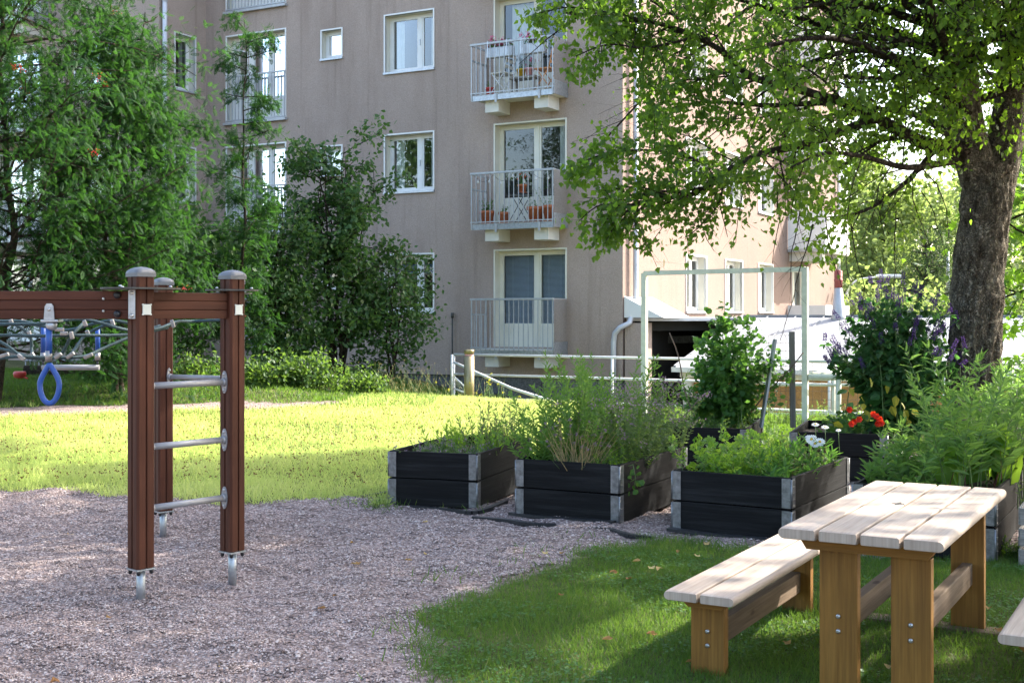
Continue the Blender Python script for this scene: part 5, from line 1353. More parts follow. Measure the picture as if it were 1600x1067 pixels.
tree('lilac_bush', 'spreading lilac bush with bare crooked stems under the middle windows', 'bush', gxy(525, 24.8), 4.95, 3.9, 2.2, 'ovate', LF['lilac'], 9500, .11, 34, .045, jit=1.6, stems=7, limbs=10, low=.10, up=UPV * .6, open_=.5, shape=lambda h: .75 if h < .5 else .6, droop=-.35)
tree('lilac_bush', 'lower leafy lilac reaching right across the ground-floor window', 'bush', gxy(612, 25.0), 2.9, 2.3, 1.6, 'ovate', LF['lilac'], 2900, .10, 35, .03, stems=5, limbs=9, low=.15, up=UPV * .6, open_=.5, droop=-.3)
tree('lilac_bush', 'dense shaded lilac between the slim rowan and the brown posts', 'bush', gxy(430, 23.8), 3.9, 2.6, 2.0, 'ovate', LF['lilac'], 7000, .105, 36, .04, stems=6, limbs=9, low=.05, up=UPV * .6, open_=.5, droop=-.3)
tree('maple_sapling', 'leafy bush with dark leaves behind the rope net', 'bush', gxy(255, 22.5), 3.6, 3.6, 2.0, 'ovate', LF['lilac'], 7500, .105, 37, .035, stems=6, limbs=8, low=.03, up=UPV * .6, open_=.5)
tree('maple_tree', 'bright sunlit maple leaves at the right edge beside the birch trunk', 'tree', gxy(1700, 13.5), 5.2, 3.6, 3.0, 'maple', LF['maple'], 3000, .12, 38, .09, limbs=30, low=.06, up=UPV * .6, open_=.5, droop=-.3)

# low shrubs on the bank
def mound(label, px, Y, W, D, H, n, size, seed, mat='shrub', kind='ovate'):
    rng = np.random.default_rng(seed); x, y, z = gxy(px, Y); root = empty('low_shrub', (x, y, z), 0, label, 'shrub', 'low shrubs along the foot of the wall')
    st = MB(); P = []; Dd = []
    for k in range(int(26 * W)):
        a = rng.uniform(0, 2 * PI); r = math.sqrt(rng.random()); tip = np.array([x + math.cos(a) * r * W / 2, y + math.sin(a) * r * D / 2, z + H * (1 - .6 * r * r) * rng.uniform(.6, 1.1)])
        b = np.array([x + math.cos(a) * r * W * .35, y + math.sin(a) * r * D * .35, z - .03]); q = [b + (tip - b) * t for t in np.linspace(0, 1, 6)]
        st.tube([Vector(p) for p in q], [.006 * (1 - .7 * i / 5) for i in range(6)], 4, caps=False)
        for p in q[1:]: P.append(p); Dd.append(unit(tip - b))
    st.build('stems', M['twig'], root); P = np.array(P); Dd = np.array(Dd); i = rng.integers(0, len(P), n)
    lf = Leafs(); lf.add(kind, P[i] + rng.normal(size=(n, 3)) * .09, Dd[i] * .4 + rng.normal(size=(n, 3)) * .6 + np.array([0, 0, .1]), rng.uniform(.7, 1.3, n) * size, UPV); lf.build('leaves', LF[mat], root)
mound('bright low shrub on the bank just right of the brown posts', 425, 20.6, 1.15, .8, .50, 1700, .075, 51)
mound('bright low shrub in the middle of the bank under the lilac', 485, 20.8, 1.2, .8, .55, 1900, .07, 52)
mound('tufty low shrub at the right end of the bank near the plinth', 560, 21.4, 1.0, .7, .40, 1300, .07, 53)
mound('yellow-green low shrub seen between the ladder posts', 300, 21.0, 1.2, .8, .5, 1500, .07, 54)
mound('small sapling-like shrub under the pale picket fence', 152, 22.2, .7, .6, .55, 700, .08, 55)

# background trees beyond the garage
far = 'sunlit trees beyond the garage'
for i, (px, Y, H, W, kind, mat, n, sz, lab) in enumerate((
  (1385, 62, 10.5, 8.5, 'ovate', 'far', 7500, .30, 'pale sunlit round-crowned tree just right of the apartment block'),
  (1450, 75, 12.5, 8, 'ovate', 'far', 6000, .32, 'taller hazy sunlit tree left of the birch trunk'),
  (1340, 95, 20, 9, 'ovate', 'far', 6500, .42, 'tallest far tree rising behind the roof of the apartment block'),
  (1445, 46, 7.6, 4.6, 'needle', 'pine', 9000, .26, 'dark pine close to the left side of the birch trunk'),
  (1600, 60, 13, 10, 'ovate', 'far', 7000, .32, 'sunlit far tree right of the birch trunk'),
  (1540, 90, 17, 12, 'ovate', 'far', 6000, .42, 'far tree directly behind the birch trunk'),
  (1690, 48, 9, 8, 'ovate', 'far', 4000, .30, 'far tree at the right edge of the view'))):
    x = (px - 800) / F * Y
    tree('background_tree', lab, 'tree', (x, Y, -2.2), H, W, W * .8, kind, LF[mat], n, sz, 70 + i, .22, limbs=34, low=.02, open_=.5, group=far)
mound_far = [(1340, 44), (1400, 42), (1470, 40), (1560, 40), (1640, 36)]
for i, (px, Y) in enumerate(mound_far):
    x = (px - 800) / F * Y
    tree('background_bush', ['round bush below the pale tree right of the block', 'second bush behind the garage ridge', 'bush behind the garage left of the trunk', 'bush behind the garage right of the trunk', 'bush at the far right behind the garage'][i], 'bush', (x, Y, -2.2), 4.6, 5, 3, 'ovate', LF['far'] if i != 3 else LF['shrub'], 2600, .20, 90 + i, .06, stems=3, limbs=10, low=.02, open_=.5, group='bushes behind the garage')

# trees outside the frame: they cast the dappled shade and stand reflected in the panes
for i, (x, y, H, W, n, lab) in enumerate((
  (6.5, 9.5, 10.2, 5.6, 22000, 'shade tree standing out of view right of the birch'),
  (6.9, 6.2, 8.2, 5.4, 17000, 'nearest shade tree standing out of view beyond the right bench'),
  (9.6, 8.6, 9.8, 6.0, 18000, 'big shade tree standing out of view to the right of the table'),
  (8.6, 4.2, 9.8, 6.8, 24000, 'shade tree standing out of view to the right behind the camera'))):
    tree('shade_tree', lab, 'tree', (x, y, 0), H, W, W, 'ovate', LF['birch'], n, .11, 120 + i, .2, limbs=30, low=.35 if y < 9 else .5, open_=.6, group='shade trees out of view')
for i, (x, y, H, W) in enumerate(((-26, -22, 15, 13), (-14, -26, 21, 13), (-36, -12, 14, 13), (-4, -28, 15, 12), (-47, 2, 15, 12))):
    tree('pine_tree', 'tall tree behind the camera mirrored in the window panes, %s' % ['left of centre', 'centre', 'far left', 'right of centre', 'outermost left'][i], 'tree', (x, y, 0), H, W, W, 'ovate', LF['lilac'], 11000, .27, 130 + i, .3, limbs=30, low=.05, open_=.6, group='trees behind the camera')
# ------------------------------------------------------------------ planted things
M['stem'] = simple('green_stem', (.09, .16, .04), .6, var=.25, scale=12)
M['redstem'] = simple('reddish_stem', (.16, .05, .04), .6, var=.25, scale=12)
M['drystem'] = simple('straw_stem', (.34, .25, .11), .7, var=.25, scale=12)
def clump(root, rng, bases, h, lean, kind, size, per, mat, stemmat='stem', r=.004, start=.12, bend=.25, ang=(45, 80), taper=.5, pairs=False, up=(0, 0, 1.6), leafname='leaves', stemname='stems', outward=None, droop=0., side=False, tipleaf=True):
    st = MB(); lf = Leafs(); tips = []
    P = []; Dd = []; S = []
    for b in bases:
        b = np.array(b, float); H = rng.uniform(*h); az = rng.uniform(0, 2 * PI); ln = rng.uniform(0, lean)
        d0 = np.array([math.cos(az) * ln, math.sin(az) * ln, 1.0])
        if outward is not None:
            o_ = b[:2] - outward[:2]; d0[:2] += o_ * outward[2] if len(outward) > 2 else o_
        d = unit(d0); n = 7; pts = [b - np.array([0, 0, .02])]
        for i in range(n):
            d = unit(d + rng.normal(size=3) * bend * .3 + np.array([d0[0], d0[1], 0]) * bend * .3); pts.append(pts[-1] + d * H / n)
        st.tube([Vector(p) for p in pts], [r * (1 - .7 * i / n) for i in range(n + 1)], 5, caps=False)
        for k in range(per):
            t = start + (1 - start) * (k + rng.random() * .7) / per; x = t * n; i = min(int(x), n - 1); p = pts[i] + (pts[i + 1] - pts[i]) * (x - i); dr = unit(pts[i + 1] - pts[i])
            azz = k * 2.4 + rng.random() * .8; a = R(rng.uniform(*ang)); sd = np.array([math.cos(azz), math.sin(azz), 0])
            for s_ in ((1, -1) if pairs else (1,)):
                P.append(p); Dd.append(dr * math.cos(a) + sd * s_ * math.sin(a) + np.array([0, 0, droop])); S.append(size * (1 - taper * t) * rng.uniform(.7, 1.2))
        if tipleaf:
            for _ in range(3): P.append(pts[-1]); Dd.append(unit(d + rng.normal(size=3) * .4)); S.append(size * (1 - taper) * .8)
        tips.append((pts[-1], d))
    if stemname: st.build(stemname, M[stemmat], root)
    if P:
        lf.add(kind, np.array(P), np.array(Dd), np.array(S), np.array(up)); lf.build(leafname, LF[mat], root)
    return tips
def bases_in(key, n, u, v, rng): return [np.array(in_planter(key, rng.uniform(*u), rng.uniform(*v))) for _ in range(n)]
def plant(key, u, v, name, label, cat='plant', group=None):
    c = in_planter(key, sum(u) / 2, sum(v) / 2); return empty(name, c, 0, label, cat, group), np.array(c)
def blobs(rng, tips, n, r, sq, mat, root, name, size):
    lf = Leafs(); P = np.repeat(np.array([t[0] for t in tips]), n, 0); k = len(P)
    P = P + rng.normal(size=(k, 3)) * np.array([r, r, r * sq]); lf.add('round', P, rng.normal(size=(k, 3)) + np.array([0, 0, .3]), rng.uniform(.6, 1.2, k) * size); lf.build(name, LF[mat], root)
rg = np.random.default_rng(77)
# A: grassy herb, thyme, sage
r_, c = plant('A', (.3, .95), (.45, .95), 'grassy_herb', 'tufted grassy herb in the back of the planter nearest the lawn', 'herb')
clump(r_, rg, bases_in('A', 60, (.12, .98), (.35, .98), rg), (.10, .26), .35, 'lance', .085, 10, 'lovage', up=(0, 0, .8), ang=(15, 50))
r_, c = plant('A', (.3, .9), (.1, .5), 'thyme_plant', 'low thyme with mauve flowers in the front of the planter nearest the lawn', 'herb')
tp = clump(r_, rg, bases_in('A', 130, (.1, .95), (.03, .6), rg), (.06, .15), .6, 'ovate', .034, 12, 'oregano')
blobs(rg, tp[::2], 7, .014, .8, 'mauve', r_, 'flowers', .012)
r_, c = plant('A', (.5, .98), (.75, 1), 'sage_plant', 'grey-leaved sage shoots between the thyme and the feathery herb', 'herb')
clump(r_, rg, bases_in('A', 26, (.45, 1.0), (.5, 1.0), rg), (.22, .42), .35, 'lance', .085, 14, 'oregano', 'twig', ang=(30, 70), up=(0, 0, .9))
# B: tarragon, oregano, chives, strawberry shoot
r_, c = plant('B', (.1, .6), (.3, .9), 'tarragon_plant', 'tall feathery narrow-leaved herb reaching up to the white rail', 'herb')
clump(r_, rg, bases_in('B', 70, (.02, .62), (.15, .98), rg), (.45, .86), .35, 'lance', .095, 50, 'herb', r=.003, ang=(30, 65), taper=.45, up=(0, 0, .7), outward=(c[0], c[1], .55))
clump(r_, rg, bases_in('B', 34, (-.02, .4), (.05, .7), rg), (.25, .55), .6, 'lance', .085, 34, 'herb', r=.003, ang=(30, 65), taper=.4, up=(0, 0, .7), outward=(c[0], c[1], .9), leafname='low_leaves', stemname='low_stems')
r_, c = plant('B', (.5, .98), (.35, .98), 'oregano_plant', 'bushy oregano with clouds of small mauve flower heads right of the feathery herb', 'herb')
tp = clump(r_, rg, bases_in('B', 110, (.50, .99), (.25, .99), rg), (.32, .62), .4, 'ovate', .038, 30, 'oregano', r=.0022, taper=.3, outward=(c[0], c[1], .75))
blobs(rg, tp, 15, .022, .8, 'mauve', r_, 'flowers', .012)
r_, c = plant('B', (.35, .7), (.02, .12), 'chive_plant', 'fan of dry straw-coloured chive stems with faded round heads', 'herb')
tp = clump(r_, rg, bases_in('B', 75, (.40, .68), (.02, .12), rg), (.20, .40), .75, 'needle', .02, 0, 'chive', 'drystem', r=.0030, bend=.2, outward=(c[0], c[1], 2.2), tipleaf=False)
blobs(rg, tp[::2], 12, .006, .9, 'mauve', r_, 'seed_heads', .009)
clump(r_, rg, bases_in('B', 90, (.36, .7), (.03, .16), rg), (.12, .30), .9, 'needle', .02, 0, 'chive', 'stem', r=.002, bend=.3, outward=(c[0], c[1], 2.0), tipleaf=False, stemname='green_blades')
r_, c = plant('B', (.9, .99), (.02, .1), 'mint_plant', 'low light green herb in the front right corner of the chive planter', 'herb')
clump(r_, rg, bases_in('B', 40, (.66, .99), (.02, .45), rg), (.08, .22), .5, 'ovate', .035, 14, 'lovage')
q0 = PL['B'][1][1].lerp(PL['B'][1][2], .12); r_ = empty('strawberry_runner', q0 + Vector((0, 0, .36)), 0, 'small round-leaved runner hanging over the side boards of the chive planter', 'plant')
lf = Leafs(); n = 16; P = np.array([[q0.x + .035 + rg.uniform(-.035, .05), q0.y + rg.uniform(-.05, .05), .36 - .17 * k / n] for k in range(n)]); lf.add('round', P, rg.normal(size=(n, 3)) * .5 + np.array([.3, -.5, -.3]), rg.uniform(.03, .05, n)); lf.build('leaves', LF['currant'], r_)
mb = MB(); mb.tube([q0 + Vector((-.02, 0, .36)), q0 + Vector((.03, 0, .38)), q0 + Vector((.045, 0, .30)), q0 + Vector((.04, -.01, .19))], .003, 5); mb.build('stem', M['stem'], r_)
# C: lovage, salad, daisies
r_, c = plant('C', (.05, .6), (.1, .7), 'lovage_plant', 'bright green lovage with toothed leaves filling the left of the daisy planter', 'herb')
clump(r_, rg, bases_in('C', 85, (.04, .62), (.08, .85), rg), (.08, .30), .4, 'celery', .085, 9, 'lovage', r=.003, ang=(40, 85), taper=.25, outward=(c[0], c[1], .5))
r_, c = plant('C', (.6, .98), (.1, .9), 'leafy_green', 'mixed dark leafy greens on the right of the lovage', 'plant')
clump(r_, rg, bases_in('C', 60, (.55, .97), (.05, .95), rg), (.06, .22), .5, 'lance', .12, 6, 'currant', r=.0025, ang=(25, 70), taper=.3)
clump(r_, rg, bases_in('C', 30, (.6, .97), (.3, .95), rg), (.12, .28), .4, 'ovate', .05, 8, 'oregano', 'redstem', r=.0025, leafname='small_leaves', stemname='red_stems')
def daisy(c, r, facing, root):
    c = np.array(c); f = unit(np.array(facing, float)); x = unit(np.cross(f, [0, 0, 1.0])); y = np.cross(x, f); n = 15
    lf = Leafs(); a = np.arange(n) * 2 * PI / n; D_ = np.cos(a)[:, None] * x + np.sin(a)[:, None] * y - f * .1; T, Fc = LT['petal']
    V = []; 
    for k in range(n):
        d = unit(D_[k]); sx = np.cross(d, f); P = c + f * .002 * (k % 2) + r * (T[:, 0:1] * sx * .9 + T[:, 1:2] * d + T[:, 2:3] * f); V.append(P)
    V = np.concatenate(V); Fa = (Fc[None] + (np.arange(n) * len(T))[:, None, None]).reshape(-1, 4)
    o = np_mesh('daisy_flower', V, Fa, LF['whitefl'], root, None, np.full(len(V), .5))
    mb = MB(); mb.lathe(Vector(c), [(r * .30, 0), (r * .24, r * .14), (r * .1, r * .2)], 10, M=Vector(f).to_track_quat('Z', 'Y').to_matrix().to_4x4()); mb.build('flower_centre', M['yellow'], o)
r_ = empty('daisy_plant', in_planter('C', .8, .5), 0, 'white daisies with yellow centres standing over the daisy planter', 'flower'); st = MB()
for (px, py, Y, rr) in ((1268, 686, 8.4, .040), (1281, 690, 8.35, .038), (1273, 693, 8.33, .034), (1274, 663, 9.2, .030), (1289, 667, 9.2, .030), (1264, 684, 8.45, .030), (1310, 672, 9.2, .022)):
    p = PX(px, py, Y); daisy(p, rr, (-.1 + rg.normal() * .15, -.65, .7 if py > 680 else 1.6), r_)
    st.tube([p - Vector((0, -.004, .004)), p + Vector((.01, .02, -.10)), Vector((p.x + .02, p.y + .03, .33))], .0022, 5)
st.build('stems', M['stem'], r_)
# D: pea bush
r_, c = plant('D', (.2, .9), (.3, .8), 'pea_bush', 'tall round-leaved pea bush climbing the stakes in the rear planter', 'plant')
pc = np.array([PX(1150, 590, 11.2).x, 11.25, 0]); t = Tree(55); t.seg = .08
for k in range(30):
    b = np.array(in_planter('D', rg.uniform(.15, .95), rg.uniform(.3, .85))); tip = np.array([pc[0] + rg.normal() * .24, pc[1] + rg.normal() * .18, rg.uniform(.75, 1.32)])
    if k < 2: tip = np.array([PX(1126, 492, 11.2).x + .03 * k, 11.2, 1.38])
    q = [b + (tip - b) * s_ + rg.normal(size=3) * .025 * (0 < s_ < 1) for s_ in np.linspace(0, 1, 7)]; t.branch(q, .005, .002, 5); t.spread(q, .003, 0, .24, .06, (30, 80), .05, .4, .15)
    for p in q[2:]: t.pos.append(p); t.dir.append(np.array([0, 0, 1.]))
t.mb.build('stems', M['stem'], r_); P, Dn = t.leafpoints(); i = rg.integers(0, len(P), 4200)
lf = Leafs(); lf.add('round', P[i] + rg.normal(size=(4200, 3)) * .03, Dn[i] * .3 + rg.normal(size=(4200, 3)) * .6 + np.array([0, -.1, -.2]), rg.uniform(.03, .066, 4200), (0, 0, .9)); lf.build('leaves', LF['currant'], r_)
r_, c = plant('D', (.1, .9), (.05, .95), 'weeds', 'low weeds and grass at the foot of the pea bush', 'weeds')
clump(r_, rg, bases_in('D', 120, (.02, .98), (.02, .98), rg), (.06, .20), .5, 'lance', .06, 10, 'herb')
for (a, b, lab) in (((1046, 520, 11.0), (1085, 650, 11.0), 'dry bare stick leaning left out of the rear planter'), ((1255, 551, 11.4), (1170, 650, 11.3), 'thin dark stick leaning right across the wooden stake'), ((1062, 655, 10.9), (1110, 610, 11.0), 'short dry stick low at the left of the pea bush')):
    mb = MB(); A_ = PX(*a); B_ = PX(*b); mb.tube(curve([A_, A_.lerp(B_, .3) + Vector((.015, 0, .01)), A_.lerp(B_, .7) - Vector((.02, 0, 0)), B_], 3), .006, 6); o = mb.build('dry_stick', M['twig'], None, origin=B_); tag(o, lab, 'stick', 'dry sticks among the peas')
# E: nasturtium and hyssop
r_ = empty('hyssop_plant', PX(1395, 640, 10.9), 0, 'big dark green giant hyssop with many purple flower spikes before the birch', 'flowering plant')
E0 = PX(1400, 650, 11.0); bases = [np.array([E0.x + rg.normal() * .16, E0.y + rg.normal() * .16, .3]) for _ in range(74)]
st = MB(); P = []; Dd = []; S = []; tips = []
for b in bases:
    az = rg.uniform(0, 2 * PI); rr = .62 * math.sqrt(rg.random()); tip = np.array([E0.x + .0 + math.cos(az) * rr, E0.y + math.sin(az) * rr * .7, 1.56 - .62 * (rr / .62) ** 2 + rg.uniform(-.18, .1)])
    q = [b + (tip - b) * s_ + np.array([(tip - b)[0], (tip - b)[1], 0]) * -.25 * math.sin(PI * s_) for s_ in np.linspace(0, 1, 10)]
    st.tube([Vector(p) for p in q], [.005 * (1 - .6 * i / 9) for i in range(10)], 5, caps=False); e_ = q[-1] + np.array([0, 0, rg.uniform(.04, .13)]); st.tube([Vector(q[-1]), Vector(e_)], .0025, 4, caps=False); tips.append((e_, unit(q[-1] - q[-2] + np.array([0, 0, .1]))))
    for k in range(9):
        x = 1 + 8 * k / 9; i = min(int(x), 8); p = q[i] + (q[i + 1] - q[i]) * (x - i); a = k * 1.57 + rg.random() * .4
        for s_ in (1, -1):
            sd = np.array([math.cos(a), math.sin(a), 0]) * s_
            P.append(p + sd * .02); Dd.append(sd + np.array([0, 0, .1])); S.append(.135 * (1 - .35 * k / 9) * rg.uniform(.75, 1.15))
            if k > 2:   # side shoots
                sh = p + sd * .10 + np.array([0, 0, .08]); st.tube([Vector(p), Vector(sh)], .002, 4, caps=False)
                for m_ in range(7): P.append(sh); Dd.append(rg.normal(size=3) * .6 + sd * .6); S.append(rg.uniform(.045, .08))
st.build('stems', M['stem'], r_); lf = Leafs(); lf.add('ovate', np.array(P), np.array(Dd) + np.array([0, 0, -.45]), np.array(S), (0, 0, .7)); lf.build('leaves', LF['hyssop'], r_)
extra = [(1240, 0, 0)]
spk = [(t[0], t[1]) for t in tips]
for (px, py) in ((1289, 523), (1310, 542), (1312, 552), (1345, 482), (1332, 500), (1361, 490), (1388, 458), (1394, 462), (1402, 470), (1440, 455), (1466, 462), (1485, 478), (1495, 490), (1461, 475), (1430, 494), (1405, 490), (1365, 505), (1462, 515), (1508, 535)):
    p = np.array(PX(px, py + 10, 10.9 + rg.normal() * .15)); spk.append((p, unit(np.array([rg.normal() * .1, 0, 1.]))))
    base_ = np.array([E0.x + (p[0] - E0.x) * .45, E0.y, 1.0 if px > 1330 else .75]); mb = MB(); mb.tube([Vector(base_), Vector(p * .5 + base_ * .5 + np.array([0, 0, .04])), Vector(p)], .003, 5); mb.build('flower_stem', M['stem'], r_)
    lf = Leafs(); lf.add('ovate', np.array([p - np.array([0, 0, .03])] * 5), rg.normal(size=(5, 3)) + np.array([0, 0, -.2]), rg.uniform(.04, .08, 5), (0, 0, 1.)); lf.build('top_leaves', LF['hyssop'], r_)
for (p, d) in spk:
    L = rg.uniform(.07, .13); n = 190; t_ = rg.random(n); a = rg.uniform(0, 2 * PI, n); rr = .0125 * (1 - .5 * t_) * (1 + .25 * np.sin(t_ * 26)); x = unit(np.cross(d, [0, 1, 0.01])); y = np.cross(d, x)
    rad = np.cos(a)[:, None] * x + np.sin(a)[:, None] * y; Pp = np.array(p) + d * (t_ * L)[:, None] + rad * rr[:, None]
    lf = Leafs(); lf.add('petal', Pp, rad + d * .8 + rg.normal(size=(n, 3)) * .3, rg.uniform(.008, .014, n)); lf.build('flower_spike', LF['purple'], r_)
r_, c = plant('E', (.4, .95), (.1, .7), 'nasturtium_plant', 'nasturtium with red flowers and round leaves under the hyssop', 'flowering plant')
clump(r_, rg, bases_in('E', 46, (.3, .98), (.05, .8), rg), (.10, .26), .7, 'round', .058, 6, 'nast', r=.003, ang=(30, 80), taper=.2)
lf = Leafs(); n = 14; YP = np.array([PX(x, y, 10.5 + rg.normal() * .1) for x, y in ((1345, 620), (1350, 630), (1338, 640), (1352, 640), (1400, 618), (1408, 628), (1412, 640), (1425, 640), (1392, 634), (1328, 606), (1360, 590), (1385, 600), (1420, 655), (1302, 660))]); lf.add('ovate', YP, rg.normal(size=(n, 3)) * .3 + np.array([0, -.3, -.6]), rg.uniform(.07, .12, n), (0, -1.0, .3)); lf.build('yellow_leaves', LF['yellowleaf'], r_)
for (px, py) in ((1327, 640), (1334, 659), (1342, 655), (1369, 650), (1374, 655), (1371, 662), (1377, 661), (1364, 647), (1330, 662)):
    p = np.array(PX(px, py, 10.35 + rg.normal() * .05)); n = 6; a = np.arange(n) * 2 * PI / n; d = np.stack([np.cos(a), np.full(n, -.35), np.sin(a)], 1)
    lf = Leafs(); lf.add('round', np.repeat(p[None], n, 0), d, np.full(n, .032), (0, -2.0, 0.2)); o = lf.build('nasturtium_flower', LF['redfl'], r_)
# F: tall lance-leaved stems, rhubarb-like leaves
r_, c = plant('F', (.1, .9), (.1, .9), 'goldenrod_plant', 'tall pale green lance-leaved stems rising behind the picnic table', 'plant')
clump(r_, rg, bases_in('F', 30, (.40, 1.0), (.08, .98), rg), (.50, .95), .22, 'lance', .135, 17, 'lance', r=.0035, ang=(40, 75), taper=.35, pairs=True, up=(0, 0, 1.2), outward=(c[0], c[1], .3), start=.25)
clump(r_, rg, bases_in('F', 26, (.02, .5), (.05, .9), rg), (.15, .42), .4, 'lance', .13, 11, 'lance', r=.003, ang=(40, 75), taper=.3, pairs=True, leafname='low_leaves', stemname='low_stems', outward=(c[0], c[1], .5))
r_, c = plant('F', (.7, .95), (.3, .8), 'chard_plant', 'broad yellow-green leaves low behind the lance-leaved stems', 'plant')
clump(r_, rg, bases_in('F', 16, (.5, .95), (.3, .95), rg), (.12, .30), .3, 'ovate', .22, 3, 'lovage', 'redstem', r=.005, ang=(10, 45), taper=.0)
r_, c = plant('H', (.1, .9), (.1, .9), 'goldenrod_plant', 'taller leafy stems at the right edge beyond the lance-leaved clump', 'plant')
clump(r_, rg, bases_in('H', 46, (.0, 1.0), (.0, .98), rg), (.35, .80), .3, 'lance', .11, 24, 'lance', r=.0035, ang=(40, 75), taper=.35, pairs=True, up=(0, 0, 1.2), start=.1)
r_ = empty('white_flowered_weed', PX(1580, 640, 7.6), 0, 'weed with dusty white seed heads at the right edge', 'weeds')
bs = [np.array([PX(1585, 640, 7.7).x + rg.normal() * .14, 7.7 + rg.normal() * .15, .2]) for _ in range(26)]
tp = clump(r_, rg, bs, (.35, .72), .25, 'ovate', .04, 14, 'oregano'); blobs(rg, tp, 12, .014, .6, 'mauve', r_, 'flowers', .009)
# plants around
def ground_clump(name, label, cat, px, py, n, rad, h, kind, size, per, mat, group=None, **kw):
    p = GP(px, py); z = zg(p.x, p.y); r_ = empty(name, (p.x, p.y, z), 0, label, cat, group)
    bs = [np.array([p.x + rg.normal() * rad, p.y + rg.normal() * rad * .7, z]) for _ in range(n)]
    return clump(r_, rg, bs, h, .5, kind, size, per, mat, **kw), r_
ground_clump('dandelion', 'flat green weed rosette left of the thyme planter on the gravel edge', 'weeds', 590, 787, 26, .07, (.03, .09), 'lance', .07, 6, 'lawn')
tp, r_ = ground_clump('yellow_wildflower', 'thin wildflowers with yellow heads around the bronze bollard', 'wildflowers', 752, 618, 40, .4, (.15, .55), 'needle', .05, 8, 'herb', r=.004)
blobs(rg, tp[::3], 8, .012, .6, 'yellowleaf', r_, 'flowers', .02)
tp, r_ = ground_clump('tall_grass', 'tall dry seeding grass against the plinth between bush and bollard', 'grass tuft', 640, 612, 110, .75, (.25, .7), 'needle', .09, 5, 'chive', r=.0035, ang=(5, 25))
tp, r_ = ground_clump('garden_weed', 'leafy weeds at the foot of the wooden crate', 'weeds', 1560, 866, 40, .12, (.05, .16), 'ovate', .035, 8, 'lovage')
tp, r_ = ground_clump('garden_weed', 'leafy weeds between the daisy planter and the red flowers', 'weeds', 1290, 690, 70, .16, (.08, .30), 'ovate', .035, 10, 'herb')
tp, r_ = ground_clump('garden_weed', 'leafy weeds in the gap left of the rear planter', 'weeds', 1020, 700, 70, .14, (.15, .42), 'ovate', .04, 10, 'herb')
tp, r_ = ground_clump('ditch_weed', 'rank green growth along the low fence before the ochre wall', 'weeds', 1260, 660, 130, .9, (.08, .25), 'lance', .09, 8, 'herb')
# ------------------------------------------------------------------ things on the balconies
def FAp(t, z, o): return FA(t, z, o)
def pot(name, label, p, r, h, mat, ph=0.0, pn=0, leaf='currant', lsz=.05, kind='ovate', flowers=None, group=None, fn=20, saucer=True):
    rt = empty(name, p, 0, label, 'potted plant' if pn else 'pot', group)
    mb = MB(); mb.lathe(p, [(r * .68, 0), (r * .95, h * .8), (r * 1.07, h * .8), (r * 1.07, h), (r * .95, h), (r * .9, h * .88), (.01, h * .88)], 18); mb.build('pot', M[mat], rt)
    if saucer: mb = MB(); mb.lathe(p, [(r * .9, -.0), (r * 1.1, .03), (r * 1.02, .03)], 18); mb.build('saucer', M[mat], rt)
    if pn:
        bs = [np.array(p + Vector((rg.normal() * r * .4, rg.normal() * r * .4, h * .88))) for _ in range(pn)]
        tp = clump(rt, rg, bs, (ph * .5, ph), .6, kind, lsz, 9, leaf, r=.004)
        if flowers: blobs(rg, tp, fn, .03, .7, flowers, rt, 'flowers', .032)
    return rt
zb = BZ[1]; G1 = 'terracotta pots on the middle balcony'
pot('potted_plant', 'terracotta pot with bushy green plant at the left end of the middle balcony', FA(3.08, zb, .40), .16, .30, 'terracotta', .34, 16, group=G1, lsz=.07)
pot('potted_plant', 'smaller terracotta pot with a few drooping leaves beside the bushy one', FA(2.68, zb, .36), .12, .26, 'terracotta', .30, 5, group=G1, lsz=.08)
pot('potted_plant', 'large terracotta pot with a sparse trailing plant right of the little table', FA(1.86, zb, .42), .19, .34, 'terracotta', .30, 7, group=G1, lsz=.06)
pot('potted_plant', 'largest terracotta pot with a tall vine at the right end of the middle balcony', FA(1.52, zb, .38), .18, .36, 'terracotta', .95, 7, group=G1, lsz=.07)
tbm = empty('folding_table', FA(2.28, zb, .35), 0, 'small black folding bistro table on the middle balcony', 'table')
mb = MB(); mb.lathe(FA(2.28, zb, .32), [(.26, .62), (.26, .65)], 20); mb.build('top', M['black_metal'], tbm)
for o_ in (.18, .46):
    for s_ in (-1, 1): mb = MB(); mb.tube([FA(2.28 - s_ * .24, zb, o_), FA(2.28 + s_ * .16, zb + .62, o_)], .009, 6); mb.build('leg', M['black_metal'], tbm)
pot('potted_plant', 'small terracotta pot with orange flowers on the bistro table', FA(2.25, zb + .65, .32), .10, .20, 'terracotta', .26, 8, flowers='redfl', group=G1, fn=3)
lg = empty('string_lights', FA(2.3, zb + 1.0, .62), 0, 'string of small clear bulbs slung along the middle balcony rail', 'string lights')
pts = []; 
for k in range(41): u = 3.28 - 1.92 * k / 40; pts.append(FA(u, zb + 1.06 - .14 * abs(math.sin(k / 40 * PI * 4)), .63))
mb = MB(); mb.tube(pts, .004, 4); mb.build('cable', M['black_metal'], lg)
for k in range(2, 40, 6): mb = MB(); mb.lathe(pts[k] + Vector((0, 0, -.09)), [(.004, 0), (.024, .02), (.024, .045), (.010, .065), (.010, .09)], 10); mb.build('bulb', M['white'], lg)
zt = BZ[2]; 
